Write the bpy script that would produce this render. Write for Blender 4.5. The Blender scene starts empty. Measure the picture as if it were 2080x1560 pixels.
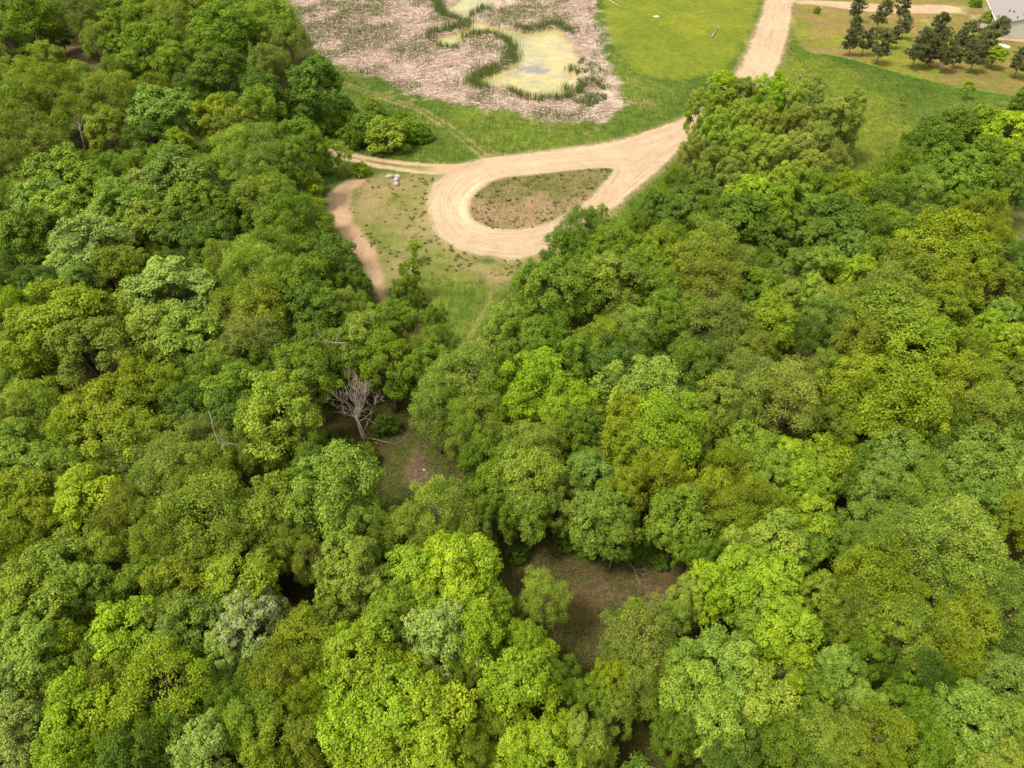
import bpy, math, random
import numpy as np
from mathutils import Vector, Matrix, Euler

rng = np.random.default_rng(7)
random.seed(7)
sc = bpy.context.scene
COL = sc.collection
R = math.radians

# ------------------------------------------------------------------ camera
CAM_H, PITCH, FPX = 60.0, R(42.0), 1445.0
cam_d = bpy.data.cameras.new("camera")
cam_d.sensor_width = 36.0
cam_d.lens = 36.0 * FPX / 2080.0
cam_d.clip_start, cam_d.clip_end = 0.5, 6000.0
cam = bpy.data.objects.new("camera", cam_d)
cam.location = (0, 0, CAM_H)
cam.rotation_euler = (R(90) - PITCH, 0, 0)
COL.objects.link(cam)
sc.camera = cam

# ------------------------------------------------------------------ sky, sun, exposure
SUN_EL, SUN_AZ = R(62), R(-118)          # azimuth from +Y (away from the camera), towards -X
world = bpy.data.worlds.new("World")
sc.world = world
world.use_nodes = True
wn = world.node_tree
wn.nodes.clear()
wo = wn.nodes.new("ShaderNodeOutputWorld")
bg = wn.nodes.new("ShaderNodeBackground")
bg.inputs["Strength"].default_value = 0.135
sky = wn.nodes.new("ShaderNodeTexSky")
sky.sky_type = 'NISHITA'
sky.sun_disc = False
sky.sun_elevation = SUN_EL
sky.sun_rotation = SUN_AZ
sky.dust_density = 3.0
hs = wn.nodes.new("ShaderNodeHueSaturation")     # cloud cover: a whiter, warmer sky
hs.inputs["Saturation"].default_value = 0.22
hs.inputs["Value"].default_value = 1.0
wn.links.new(sky.outputs[0], hs.inputs["Color"])
wm = wn.nodes.new("ShaderNodeMix")
wm.data_type, wm.blend_type = 'RGBA', 'MULTIPLY'
wm.inputs[0].default_value = 1.0
wm.inputs[7].default_value = (1.0, 0.93, 0.80, 1.0)
wn.links.new(hs.outputs[0], wm.inputs[6])
wn.links.new(wm.outputs[2], bg.inputs["Color"])
wn.links.new(bg.outputs[0], wo.inputs["Surface"])
sun_d = bpy.data.lights.new("sun", 'SUN')
sun_d.energy = 1.5
sun_d.angle = R(12)
sun_d.color = (1.0, 0.90, 0.74)
sun = bpy.data.objects.new("sun", sun_d)
sd_ = Vector((math.sin(SUN_AZ) * math.cos(SUN_EL), math.cos(SUN_AZ) * math.cos(SUN_EL), math.sin(SUN_EL)))
sun.rotation_euler = sd_.to_track_quat('Z', 'Y').to_euler()
sun.location = (0, 80, 150)
COL.objects.link(sun)
sc.view_settings.view_transform = 'Standard'
sc.view_settings.look = 'None'
sc.view_settings.exposure = 1.27
sc.view_settings.gamma = 1.0
sc.view_settings.use_curve_mapping = False
sc.cycles.max_bounces = 6
sc.cycles.diffuse_bounces = 4
sc.cycles.transmission_bounces = 3
sc.cycles.glossy_bounces = 2

# ------------------------------------------------------------------ helpers
SP, CP = math.sin(PITCH), math.cos(PITCH)


def at(px, py, z=0.0):
    a, b = (px - 1040.0) / FPX, (780.0 - py) / FPX
    dx, dy, dz = a, CP + b * SP, -SP + b * CP
    t = (z - CAM_H) / dz
    return np.array((dx * t, dy * t, z))


def to_px(p):
    x, y, z = p[0], p[1], p[2] - CAM_H
    depth = y * CP - z * SP
    up = y * SP + z * CP
    return 1040 + FPX * x / depth, 780 - FPX * up / depth, depth


def poly_w(pts):
    return np.array([at(x, y)[:2] for x, y in pts])


def _hash(ix, iy, s):
    h = (ix * 374761393 + iy * 668265263 + s * 974634721) & 0xFFFFFFFF
    h = ((h ^ (h >> 13)) * 1274126177) & 0xFFFFFFFF
    return ((h ^ (h >> 16)) & 0xFFFF) / 65535.0


def vnoise(x, y, s=0):
    x0, y0 = np.floor(x).astype(np.int64), np.floor(y).astype(np.int64)
    fx, fy = x - x0, y - y0
    fx, fy = fx * fx * (3 - 2 * fx), fy * fy * (3 - 2 * fy)
    a, b = _hash(x0, y0, s), _hash(x0 + 1, y0, s)
    c, d = _hash(x0, y0 + 1, s), _hash(x0 + 1, y0 + 1, s)
    return (a * (1 - fx) + b * fx) * (1 - fy) + (c * (1 - fx) + d * fx) * fy


def fbm(x, y, s=0, o=4):
    v, amp, tot = 0.0, 1.0, 0.0
    for i in range(o):
        v = v + amp * vnoise(x * 2 ** i + 17.3 * i, y * 2 ** i - 9.1 * i, s + i)
        tot += amp
        amp *= 0.55
    return v / tot - 0.5


def sdist(x, y, poly, margin=12.0, closed=True):
    """distance to a polygon's edge in metres, positive inside"""
    out = np.full(x.shape, -margin)
    lo, hi = poly.min(0) - margin, poly.max(0) + margin
    m = (x > lo[0]) & (x < hi[0]) & (y > lo[1]) & (y < hi[1])
    X, Y = x[m], y[m]
    best = np.full(X.shape, 1e9)
    ins = np.zeros(X.shape, bool)
    n = len(poly)
    for i in range(n if closed else n - 1):
        ax, ay = poly[i]
        bx, by = poly[(i + 1) % n]
        ex, ey = bx - ax, by - ay
        t = np.clip(((X - ax) * ex + (Y - ay) * ey) / (ex * ex + ey * ey + 1e-9), 0, 1)
        best = np.minimum(best, (X - ax - t * ex) ** 2 + (Y - ay - t * ey) ** 2)
        if closed:
            c = (ay > Y) != (by > Y)
            ins ^= c & (X < ex * (Y - ay) / (ey if abs(ey) > 1e-9 else 1e-9) + ax)
    d = np.sqrt(best)
    out[m] = np.clip(np.where(ins, d, -d), -margin, None) if closed else -np.minimum(d, margin)
    return out


def sstep(a, b, v):
    t = np.clip((v - a) / (b - a), 0, 1)
    return t * t * (3 - 2 * t)


def smooth_poly(pts, it=2):
    p = np.array(pts, float)
    for _ in range(it):
        q = np.roll(p, -1, 0)
        p = np.stack([p * .75 + q * .25, p * .25 + q * .75], 1).reshape(-1, 2)
    return p


def inpoly(px, py, poly):
    ins, n = False, len(poly)
    for i in range(n):
        ax, ay = poly[i]
        bx, by = poly[(i + 1) % n]
        if (ay > py) != (by > py) and px < (bx - ax) * (py - ay) / (by - ay) + ax:
            ins = not ins
    return ins


def mesh_np(name, verts, faces_n, loops, mats, tint=None, smooth=False):
    """verts (V,3), loops flat vertex ids, faces_n corners per face (int or array)"""
    me = bpy.data.meshes.new(name)
    verts = np.asarray(verts, np.float32)
    loops = np.asarray(loops, np.int32)
    nf = len(loops) // faces_n if np.isscalar(faces_n) else len(faces_n)
    tot = np.full(nf, faces_n, np.int32) if np.isscalar(faces_n) else np.asarray(faces_n, np.int32)
    start = np.concatenate([[0], np.cumsum(tot)[:-1]]).astype(np.int32)
    me.vertices.add(len(verts))
    me.vertices.foreach_set("co", verts.ravel())
    me.loops.add(len(loops))
    me.loops.foreach_set("vertex_index", loops)
    me.polygons.add(nf)
    me.polygons.foreach_set("loop_start", start)
    me.polygons.foreach_set("loop_total", tot)
    if smooth:
        me.polygons.foreach_set("use_smooth", np.ones(nf, bool))
    for m in (mats if isinstance(mats, (list, tuple)) else [mats]):
        me.materials.append(m)
    me.update(calc_edges=True)
    if tint is not None:
        a = me.attributes.new("tint", 'FLOAT', 'FACE')
        a.data.foreach_set("value", np.asarray(tint, np.float32))
    return me


def link(name, data, parent=None, color=None):
    o = bpy.data.objects.new(name, data)
    COL.objects.link(o)
    if parent is not None:
        o.parent = parent
    if color is not None:
        o.color = (*color, 1.0)
    return o


def tag(o, label=None, cat=None, group=None, kind=None):
    if label:
        o["label"] = label
    if cat:
        o["category"] = cat
    if group:
        o["group"] = group
    if kind:
        o["kind"] = kind
    return o


def empty(name, loc, rz=0.0):
    o = bpy.data.objects.new(name, None)
    o.empty_display_size = 0.5
    o.location = loc
    o.rotation_euler = (0, 0, rz)
    COL.objects.link(o)
    return o


# ------------------------------------------------------------------ materials
def new_mat(name):
    m = bpy.data.materials.new(name)
    m.use_nodes = True
    m.node_tree.nodes.clear()
    return m, m.node_tree.nodes, m.node_tree.links


def mathn(N, L, op, a, b=None, c=None):
    n = N.new("ShaderNodeMath")
    n.operation = op
    for i, v in enumerate((a, b, c)):
        if v is None:
            continue
        if isinstance(v, (int, float)):
            n.inputs[i].default_value = v
        else:
            L.new(v, n.inputs[i])
    return n.outputs[0]


def mixc(N, L, fac, a, b, blend='MIX'):
    n = N.new("ShaderNodeMix")
    n.data_type = 'RGBA'
    n.blend_type = blend
    for sock, v in ((n.inputs[0], fac), (n.inputs[6], a), (n.inputs[7], b)):
        if isinstance(v, (int, float)):
            sock.default_value = v
        elif isinstance(v, (tuple, list)):
            sock.default_value = (*v[:3], 1.0)
        else:
            L.new(v, sock)
    return n.outputs[2]


def leaf_material(name, white=False, transl=0.28, spread=0.66):
    m, N, L = new_mat(name)
    out = N.new("ShaderNodeOutputMaterial")
    oi = N.new("ShaderNodeObjectInfo")
    at_ = N.new("ShaderNodeAttribute")
    at_.attribute_name = "tint"
    t = at_.outputs["Fac"]
    val = mathn(N, L, 'MULTIPLY_ADD', t, spread * 1.3, 1.0 - spread * 0.65)
    hsv = N.new("ShaderNodeHueSaturation")
    L.new(mathn(N, L, 'MULTIPLY_ADD', t, -0.045, 0.5225), hsv.inputs["Hue"])
    hsv.inputs["Saturation"].default_value = 1.0
    L.new(val, hsv.inputs["Value"])
    L.new(oi.outputs["Color"], hsv.inputs["Color"])
    col = hsv.outputs[0]
    if white:
        f = mathn(N, L, 'GREATER_THAN', t, 0.62)
        col = mixc(N, L, f, col, (0.42, 0.43, 0.27))
    d = N.new("ShaderNodeBsdfDiffuse")
    L.new(col, d.inputs["Color"])
    tr = N.new("ShaderNodeBsdfTranslucent")
    L.new(mixc(N, L, 1.0, col, (1.0, 1.0, 0.55), 'MULTIPLY'), tr.inputs["Color"])
    mx = N.new("ShaderNodeMixShader")
    mx.inputs[0].default_value = transl
    L.new(d.outputs[0], mx.inputs[1])
    L.new(tr.outputs[0], mx.inputs[2])
    g = N.new("ShaderNodeBsdfGlossy")
    g.inputs["Roughness"].default_value = 0.45
    g.inputs["Color"].default_value = (1, 1, 1, 1)
    m2 = N.new("ShaderNodeMixShader")
    m2.inputs[0].default_value = 0.012
    L.new(mx.outputs[0], m2.inputs[1])
    L.new(g.outputs[0], m2.inputs[2])
    L.new(m2.outputs[0], out.inputs["Surface"])
    return m


def simple_mat(name, c1, c2, scale=3.0, rough=0.8, bump=0.0, stretch=(1, 1, 1), spec=0.3, metal=0.0):
    m, N, L = new_mat(name)
    out = N.new("ShaderNodeOutputMaterial")
    p = N.new("ShaderNodeBsdfPrincipled")
    tc = N.new("ShaderNodeTexCoord")
    mp = N.new("ShaderNodeMapping")
    mp.inputs["Scale"].default_value = stretch
    L.new(tc.outputs["Object"], mp.inputs["Vector"])
    n = N.new("ShaderNodeTexNoise")
    n.inputs["Scale"].default_value = scale
    n.inputs["Detail"].default_value = 6
    n.inputs["Roughness"].default_value = 0.65
    L.new(mp.outputs[0], n.inputs["Vector"])
    L.new(mixc(N, L, n.outputs["Fac"], c1, c2), p.inputs["Base Color"])
    p.inputs["Roughness"].default_value = rough
    p.inputs["Metallic"].default_value = metal
    p.inputs["Specular IOR Level"].default_value = spec
    if bump:
        b = N.new("ShaderNodeBump")
        b.inputs["Strength"].default_value = bump
        L.new(n.outputs["Fac"], b.inputs["Height"])
        L.new(b.outputs[0], p.inputs["Normal"])
    L.new(p.outputs[0], out.inputs["Surface"])
    return m


M_LEAF = leaf_material("leaf")
M_FLOWER = leaf_material("blossom_leaf", white=True)
M_NEEDLE = leaf_material("needle", transl=0.1)
M_STEM = leaf_material("dry_stem", transl=0.1, spread=0.6)
M_BARK = simple_mat("bark", (0.10, 0.075, 0.055), (0.22, 0.17, 0.13), 2.5, 0.9, 0.5, (3, 3, 0.6))
M_DEAD = simple_mat("dead_wood", (0.30, 0.24, 0.20), (0.47, 0.40, 0.35), 3.0, 0.9, 0.4, (3, 3, 0.6))
M_ROCK = simple_mat("pale_rock", (0.28, 0.26, 0.23), (0.46, 0.43, 0.39), 2.2, 0.85, 0.4)


def terrain_material(name):
    m, N, L = new_mat(name)
    out = N.new("ShaderNodeOutputMaterial")
    p = N.new("ShaderNodeBsdfPrincipled")
    p.inputs["Roughness"].default_value = 0.92
    p.inputs["Specular IOR Level"].default_value = 0.06
    ca = N.new("ShaderNodeAttribute")
    ca.attribute_name = "tone"
    ra = N.new("ShaderNodeAttribute")
    ra.attribute_name = "rut"
    va = N.new("ShaderNodeAttribute")
    va.attribute_name = "grassy"
    ge = N.new("ShaderNodeNewGeometry")

    def noise(scale, detail=5, rough=0.6, vec=None):
        n = N.new("ShaderNodeTexNoise")
        n.inputs["Scale"].default_value = scale
        n.inputs["Detail"].default_value = detail
        n.inputs["Roughness"].default_value = rough
        L.new(vec if vec is not None else ge.outputs["Position"], n.inputs["Vector"])
        return n.outputs["Fac"]
    fine, mid, big = noise(2.6, 4, 0.75), noise(0.55, 5, 0.65), noise(0.12, 4)
    # mowing and wind streaks in the grass
    mp = N.new("ShaderNodeMapping")
    mp.inputs["Rotation"].default_value = (0, 0, R(-38))
    mp.inputs["Scale"].default_value = (2.2, 0.22, 1)
    L.new(ge.outputs["Position"], mp.inputs["Vector"])
    streak = noise(0.9, 4, 0.6, mp.outputs[0])
    g = va.outputs["Fac"]
    amp = mathn(N, L, 'MULTIPLY_ADD', g, 0.85, 0.50)

    def centred(f, k):
        return mathn(N, L, 'MULTIPLY', mathn(N, L, 'SUBTRACT', f, 0.5), k)
    s = mathn(N, L, 'ADD', centred(fine, 1.5), centred(mid, 1.1))
    s = mathn(N, L, 'ADD', s, centred(big, 0.5))
    s = mathn(N, L, 'ADD', s, mathn(N, L, 'MULTIPLY', centred(streak, 0.9), g))
    s = mathn(N, L, 'MULTIPLY', s, amp)
    # wheel ruts follow the road's edges
    cx = N.new("ShaderNodeCombineXYZ")
    sx = N.new("ShaderNodeSeparateXYZ")
    L.new(ge.outputs["Position"], sx.inputs[0])
    L.new(mathn(N, L, 'MULTIPLY', ra.outputs["Fac"], 2.4), cx.inputs[0])
    L.new(mathn(N, L, 'MULTIPLY', sx.outputs[0], 0.06), cx.inputs[1])
    L.new(mathn(N, L, 'MULTIPLY', sx.outputs[1], 0.06), cx.inputs[2])
    rut = noise(1.0, 5, 0.7, cx.outputs[0])
    on = mathn(N, L, 'GREATER_THAN', ra.outputs["Fac"], 0.02)
    s = mathn(N, L, 'ADD', s, mathn(N, L, 'MULTIPLY', centred(rut, 1.05), on))
    k = mathn(N, L, 'MAXIMUM', mathn(N, L, 'ADD', s, 1.0), 0.25)
    hsv = N.new("ShaderNodeHueSaturation")
    L.new(k, hsv.inputs["Value"])
    L.new(mathn(N, L, 'MULTIPLY_ADD', mathn(N, L, 'MULTIPLY', centred(mid, -0.10), g), 1.0, 0.5), hsv.inputs["Hue"])
    L.new(mixc(N, L, 1.0, ca.outputs["Color"], (.84, .84, .84), "MULTIPLY"), hsv.inputs["Color"])
    L.new(hsv.outputs[0], p.inputs["Base Color"])
    b = N.new("ShaderNodeBump")
    b.inputs["Strength"].default_value = 0.55
    b.inputs["Distance"].default_value = 0.12
    L.new(mathn(N, L, 'ADD', fine, mathn(N, L, 'MULTIPLY', mathn(N, L, 'MULTIPLY', rut, on), 1.2)), b.inputs["Height"])
    L.new(b.outputs[0], p.inputs["Normal"])
    L.new(p.outputs[0], out.inputs["Surface"])
    return m


M_TERRAIN = terrain_material("terrain")


def pond_material():
    m, N, L = new_mat("algae_water")
    out = N.new("ShaderNodeOutputMaterial")
    p = N.new("ShaderNodeBsdfPrincipled")
    ca = N.new("ShaderNodeAttribute")
    ca.attribute_name = "tone"
    ge = N.new("ShaderNodeNewGeometry")
    n = N.new("ShaderNodeTexNoise")
    n.inputs["Scale"].default_value = 0.35
    n.inputs["Detail"].default_value = 8
    n.inputs["Roughness"].default_value = 0.7
    n.inputs["Distortion"].default_value = 1.2
    L.new(ge.outputs["Position"], n.inputs["Vector"])
    hsv = N.new("ShaderNodeHueSaturation")
    L.new(mathn(N, L, 'MULTIPLY_ADD', n.outputs["Fac"], 1.1, 0.42), hsv.inputs["Value"])
    L.new(mathn(N, L, 'MULTIPLY_ADD', n.outputs["Fac"], 0.5, 0.75), hsv.inputs["Saturation"])
    L.new(ca.outputs["Color"], hsv.inputs["Color"])
    L.new(hsv.outputs[0], p.inputs["Base Color"])
    p.inputs["Roughness"].default_value = 0.16
    p.inputs["IOR"].default_value = 1.33
    p.inputs["Specular IOR Level"].default_value = 0.5
    L.new(p.outputs[0], out.inputs["Surface"])
    return m


M_POND = pond_material()

# ------------------------------------------------------------------ outlines read off the place (in the photograph's pixels, all on the ground)
ROAD_OUT = [(1568, -60), (1558, 0), (1545, 40), (1520, 100), (1490, 160), (1445, 207), (1395, 240), (1330, 265), (1250, 288),
            (1150, 303), (1060, 313), (1000, 322), (950, 331), (915, 345), (888, 368), (872, 395), (869, 425), (876, 455),
            (892, 480), (920, 501), (955, 515), (1000, 524), (1050, 526), (1100, 518), (1155, 496), (1220, 445),
            (1270, 403), (1320, 360), (1370, 316), (1405, 287), (1445, 255), (1500, 212), (1560, 165), (1587, 120), (1602, 60), (1612, 0), (1620, -60)]
ISLAND = [(1005, 365), (970, 388), (953, 412), (952, 438), (972, 456), (1010, 467), (1060, 467), (1105, 457), (1150, 437),
          (1190, 411), (1220, 380), (1248, 348), (1243, 340), (1180, 345), (1120, 351), (1060, 358)]
LANE = [(985, 330), (925, 334), (850, 330), (800, 325), (740, 316), (690, 306), (640, 296), (560, 280), (480, 262), (480, 272), (560, 292),
        (640, 310), (700, 325), (760, 341), (830, 351), (900, 357), (960, 352)]
DRIVE = [(1606, -2), (1650, 1), (1720, 3), (1790, 8), (1850, 12), (1900, 8), (1955, 14), (1950, 26), (1900, 28), (1850, 27), (1790, 25), (1720, 19), (1650, 9), (1606, 7)]
DIRT = [(740, 360), (705, 366), (672, 384), (655, 404), (668, 432), (684, 470), (700, 505), (735, 540), (760, 575), (764, 612), (785, 634),
        (806, 628), (782, 596), (778, 560), (766, 515), (738, 480), (716, 440), (714, 405), (722, 385), (750, 366)]
DRY = [(930, 356), (905, 370), (890, 395), (885, 430), (900, 480), (940, 515), (1010, 535), (1080, 530), (1120, 520), (1080, 560), (1015, 590),
       (965, 570), (905, 545), (850, 550), (800, 585), (775, 590), (760, 500), (715, 450), (700, 400), (715, 366), (790, 352), (850, 354)]
MEADOW = [(560, -80), (600, 0), (640, 90), (690, 190), (640, 240), (560, 285), (620, 330), (640, 400), (680, 480), (740, 570), (780, 650), (860, 650),
          (900, 680), (945, 705), (1000, 660), (1040, 600), (1130, 540), (1200, 500), (1300, 500), (1380, 440), (1420, 360), (1500, 330),
          (1600, 330), (1700, 360), (1800, 380), (1900, 320), (2000, 280), (2080, 250), (2300, 230), (2300, -80)]
MARSH = [(500, -80), (560, -10), (640, 90), (690, 140), (760, 150), (820, 185), (900, 205), (960, 216), (1040, 228), (1130, 243), (1200, 251),
         (1248, 240), (1265, 205), (1250, 160), (1228, 100), (1214, 40), (1205, 0), (1190, -80)]
POND = [(560 + .3654 * x, .3654 * y) for x, y in [
    (1130, 440), (1200, 402), (1290, 368), (1335, 320), (1330, 265), (1280, 205), (1200, 178), (1120, 183), (1040, 200), (1028, 255), (960, 262),
    (880, 242), (880, 212), (950, 192), (1030, 172), (1072, 145), (1060, 112), (955, 92), (915, 55), (950, 35), (1010, 20), (1030, -60), (1190, -60), (1205, 30),
    (1130, 48), (1062, 85), (1085, 108), (1150, 112), (1200, 138), (1300, 165), (1400, 180), (1480, 168), (1560, 152), (1620, 195), (1660, 250),
    (1680, 330), (1702, 400), (1690, 470), (1640, 520), (1560, 542), (1450, 548), (1380, 530), (1300, 492), (1200, 478), (1140, 465)]]
MOWN = [(1232, -60), (1222, 0), (1232, 50), (1252, 100), (1285, 140), (1340, 165), (1420, 160), (1478, 140), (1512, 90), (1540, 30), (1550, -60)]
LAWN = [(1625, -60), (1615, 10), (1606, 60), (1640, 110), (1690, 112), (1760, 130), (1850, 155), (1950, 180), (2090, 200), (2300, 215), (2300, -60)]
RIGHTMOW = [(1596, 120), (1640, 110), (1700, 125), (1760, 165), (1820, 210), (1840, 250), (1800, 350), (1740, 360), (1720, 250), (1640, 190), (1560, 180)]
CLEAR_A = [(790, 885), (838, 880), (880, 892), (925, 905), (965, 935), (945, 965), (900, 985), (850, 1020), (790, 1045), (765, 1005), (770, 940)]
CLEAR_A_DIRT = [(838, 905), (862, 900), (870, 940), (888, 975), (870, 1000), (835, 1000), (815, 960), (825, 925)]
CLEAR_B = [(1010, 1140), (1080, 1110), (1150, 1075), (1200, 1110), (1290, 1115), (1380, 1150), (1365, 1235), (1290, 1240), (1235, 1270),
           (1225, 1370), (1150, 1360), (1105, 1310), (1090, 1230), (1010, 1200)]
CLEAR_B_LITTER = [(1170, 1160), (1250, 1170), (1290, 1150), (1360, 1160), (1355, 1230), (1265, 1235), (1215, 1215), (1165, 1195)]
TRAIL = [(128, 88), (150, 90), (180, 112), (212, 150), (190, 156), (160, 125), (135, 105)]
GAP_R = [(2000, 412), (2060, 398), (2140, 400), (2140, 500), (2060, 500), (2030, 470)]
W = {k: poly_w(smooth_poly(v, 1)) for k, v in dict(road=ROAD_OUT, island=ISLAND, lane=LANE, drive=DRIVE, dirt=DIRT, dry=DRY, meadow=MEADOW,
     marsh=MARSH, pond=POND, mown=MOWN, lawn=LAWN, rightmow=RIGHTMOW, ca=CLEAR_A, cad=CLEAR_A_DIRT, cb=CLEAR_B, cbl=CLEAR_B_LITTER,
     trail=TRAIL, gapr=GAP_R).items()}
TRACK = poly_w([(680, 165), (720, 178), (765, 194), (810, 208), (852, 222), (890, 245), (925, 268), (955, 292), (985, 318)])
FOOT = poly_w([(1000, 590), (985, 630), (968, 660), (945, 700), (925, 730)])
LUSH_EDGE = poly_w([(1640, 112), (1690, 113), (1760, 131), (1850, 156), (1950, 181), (2090, 201)])
VERGE_R = poly_w([(1230, 455), (1290, 410), (1340, 365), (1400, 380), (1340, 440), (1300, 500), (1240, 500)])


def gz(x, y):
    x, y = np.asarray(x, float), np.asarray(y, float)
    return 0.28 * fbm(x / 14.0, y / 14.0, 41, 3)


# ------------------------------------------------------------------ terrain: one continuous sheet, cut into its kinds of ground
def axis(parts):
    v = []
    for a, b, s in parts:
        v += list(np.arange(a, b, s))
    v.append(parts[-1][1])
    return np.array(v)


gx = axis([(-1500, -300, 60), (-300, -110, 4), (-110, -60, 1.2), (-60, 62, 0.42), (62, 120, 0.65), (120, 200, 1.0), (200, 320, 6), (320, 1500, 60)])
gy = axis([(-300, 8, 12), (8, 30, 1.5), (30, 85, 0.7), (85, 165, 0.5), (165, 285, 0.8), (285, 420, 6), (420, 1500, 60), (1500, 4200, 300)])
GX, GY = np.meshgrid(gx, gy)
X, Y = GX.ravel(), GY.ravel()
n_f, n_m, n_b, n_l = fbm(X / 1.3, Y / 1.6, 1, 3), fbm(X / 4, Y / 5, 5), fbm(X / 13, Y / 17, 11), fbm(X / 34, Y / 40, 15)
S = {k: sdist(X, Y, p) for k, p in W.items()}
tr_d = -sdist(X, Y, TRACK, closed=False)
ft_d = -sdist(X, Y, FOOT, closed=False)
le_d = -sdist(X, Y, LUSH_EDGE, closed=False)
vr_s = sdist(X, Y, VERGE_R)


def C(r, g, b):
    return np.array((r, g, b), float)


tone = np.zeros((len(X), 3))
grassy = np.zeros(len(X))


def paint(w, c, gr=None):
    global tone, grassy
    w = np.clip(w, 0, 1)
    c = c if c.ndim == 2 else c[None, :]
    tone = tone * (1 - w[:, None]) + c * w[:, None]
    if gr is not None:
        grassy = grassy * (1 - w) + gr * w


def blend(w, a, b):
    w = np.clip(w, 0, 1)[:, None]
    return a[None, :] * (1 - w) + b[None, :] * w


LUSH, LUSH2, BRIGHT = C(.064, .112, .016), C(.118, .166, .022), C(.200, .270, .016)
TAN, DRYC, STRAW = C(.270, .205, .085), C(.285, .222, .112), C(.520, .425, .365)
# forest floor
paint(np.ones(len(X)), blend(.5 + 1.6 * n_m, C(.085, .056, .026), C(.055, .075, .014)), 0.6)
# grassland
g_edge = S['meadow'] + n_m * 4
far = (Y > 285) | (np.abs(X) > 220)
gm = np.maximum(sstep(-1.5, 1.5, g_edge), far * 1.0)
paint(gm, blend(.5 + 2.0 * n_b + 1.0 * n_m, LUSH, LUSH2), 1.0)
paint(gm * np.exp(-((-S['marsh'] - 2.5) / 4.0) ** 2) * sstep(.02, .2, n_m + .6 * n_f) * .65, C(.26, .21, .11))
paint(gm * sstep(.12, .26, n_m * .8 + n_f * .5) * .35, C(.20, .20, .05))
# mown field and right-hand field
mw = sstep(-1.5, 2.5, S['mown'] + n_m * 3)
paint(mw, blend(.55 + 1.5 * n_l + 1.2 * n_b + .5 * n_m, C(.105, .160, .016), C(.205, .222, .022)), 0.5)
paint(mw * sstep(.02, .16, fbm((X * .8 + Y * .35) / 5.0, (Y - X * .3) / 38.0, 66, 3)) * .5, C(.115, .165, .018))
paint(sstep(-3, 4, S['rightmow'] + n_m * 5) * .85, blend(.5 + 2.0 * n_m + n_b, C(.118, .160, .018), C(.178, .196, .026)), 0.6)
# lawn round the house: dry tan with green patches
lw = sstep(-.6, .8, S['lawn'] + n_m * 1.2)
paint(lw, blend(.42 + 1.6 * n_b + 1.5 * n_m, C(.240, .175, .066), C(.135, .150, .026)), 0.7)
paint(lw * sstep(.02, .2, n_l + .6 * n_m) * .7, C(.175, .215, .022))
paint(np.exp(-(le_d / 2.2) ** 2) * (1 - lw) * .8, C(.045, .125, .012), 1.0)
# verge under the poplars and the grass tongue right of the loop
paint(sstep(-1, 2, vr_s + n_m * 3), blend(.5 + 1.4 * n_m, C(.065, .130, .008), C(.105, .17, .012)), 1.0)
# dry grass round the loop, thin green in it
dr = sstep(-2.0, 2.0, S['dry'] + n_m * 5 + n_b * 4)
paint(dr, blend(.60 + 1.6 * n_m + 1.3 * n_b + .7 * n_f, DRYC, C(.170, .185, .048)), 0.45)
paint(dr * sstep(.10, .24, n_f * .7 + n_m * .5) * .55, C(.110, .150, .030))
# bare dirt path, footpath
paint(sstep(-.5, .7, S['dirt'] + n_m * 1.6), blend(.5 + n_m + n_f, C(.380, .255, .155), C(.450, .320, .205)), 0.15)
paint(np.exp(-(ft_d / .38) ** 2) * .5, C(.28, .21, .11), 0.3)
# field track in the long grass: two wheel lines
paint((np.exp(-((tr_d - .75) / .38) ** 2) * (.50 + 1.2 * n_m)), C(.34, .25, .12), 0.3)
paint(sstep(.13, .25, n_b + .5 * n_m) * np.exp(-(tr_d / 2.6) ** 2) * .6, C(.40, .30, .20))
# marsh: pale flattened straw
ms = sstep(-1.6, 1.8, S['marsh'] + n_m * 6.0 + n_f * 2.5)
paint(ms, blend(.55 + 1.2 * n_m + n_f, C(.370, .300, .240), STRAW), 0.25)
paint(ms * sstep(-.02, .16, 1.1 * fbm(X / 7, Y / 9, 121) + n_m * .4 + .05 + .10 * sstep(10, -50, X)) * .75, C(.175, .180, .085), 0.6)
paint(ms * sstep(.05, .2, fbm(X / 2.2, Y / 6, 61)) * .45, C(.22, .17, .13))
# gravel
rd_in = S['road'].copy()
isl = S['island'] + n_f * .6
rd = np.minimum(rd_in, -isl)
rdn = rd + n_f * 1.1 + n_m * 1.3
GRAV, GRAV2 = C(.415, .312, .212), C(.490, .375, .262)
paint(sstep(-1.6, .2, rdn + .4) * .55, blend(.5 + n_f, C(.40, .30, .19), DRYC), 0.3)
paint(sstep(-.25, .35, rdn), blend(.5 + 1.0 * n_b + .6 * n_m, GRAV, GRAV2), 0.0)
# pale sandy lip inside the bend
lip = np.exp(-((S['island'] + 1.4) / 1.3) ** 2) * sstep(0, 1, (at(1010, 400)[0] - X) / 5.0)
paint(lip * .7 * (rd > -.3), C(.56, .45, .30), 0.0)
ln = S['lane'] + n_f * .5
lane_w = sstep(-.2, .35, ln)
lane_hump = sstep(1.25, 1.7, ln)
paint(lane_w * (1 - .75 * lane_hump * sstep(at(900, 345)[0], at(850, 345)[0], X)), C(.450, .325, .208), 0.0)
dv = S['drive'] + n_f * .8
paint(sstep(-.4, .6, dv), blend(.5 + n_m, C(.40, .29, .19), C(.47, .36, .24)), 0.1)
paint(np.exp(-(((X - at(1910, 30)[0]) / 16) ** 2 + ((Y - at(1910, 30)[1]) / 9) ** 2)) * sstep(-.02, .14, n_m + n_b * .5) * .8, C(.50, .38, .24))
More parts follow.
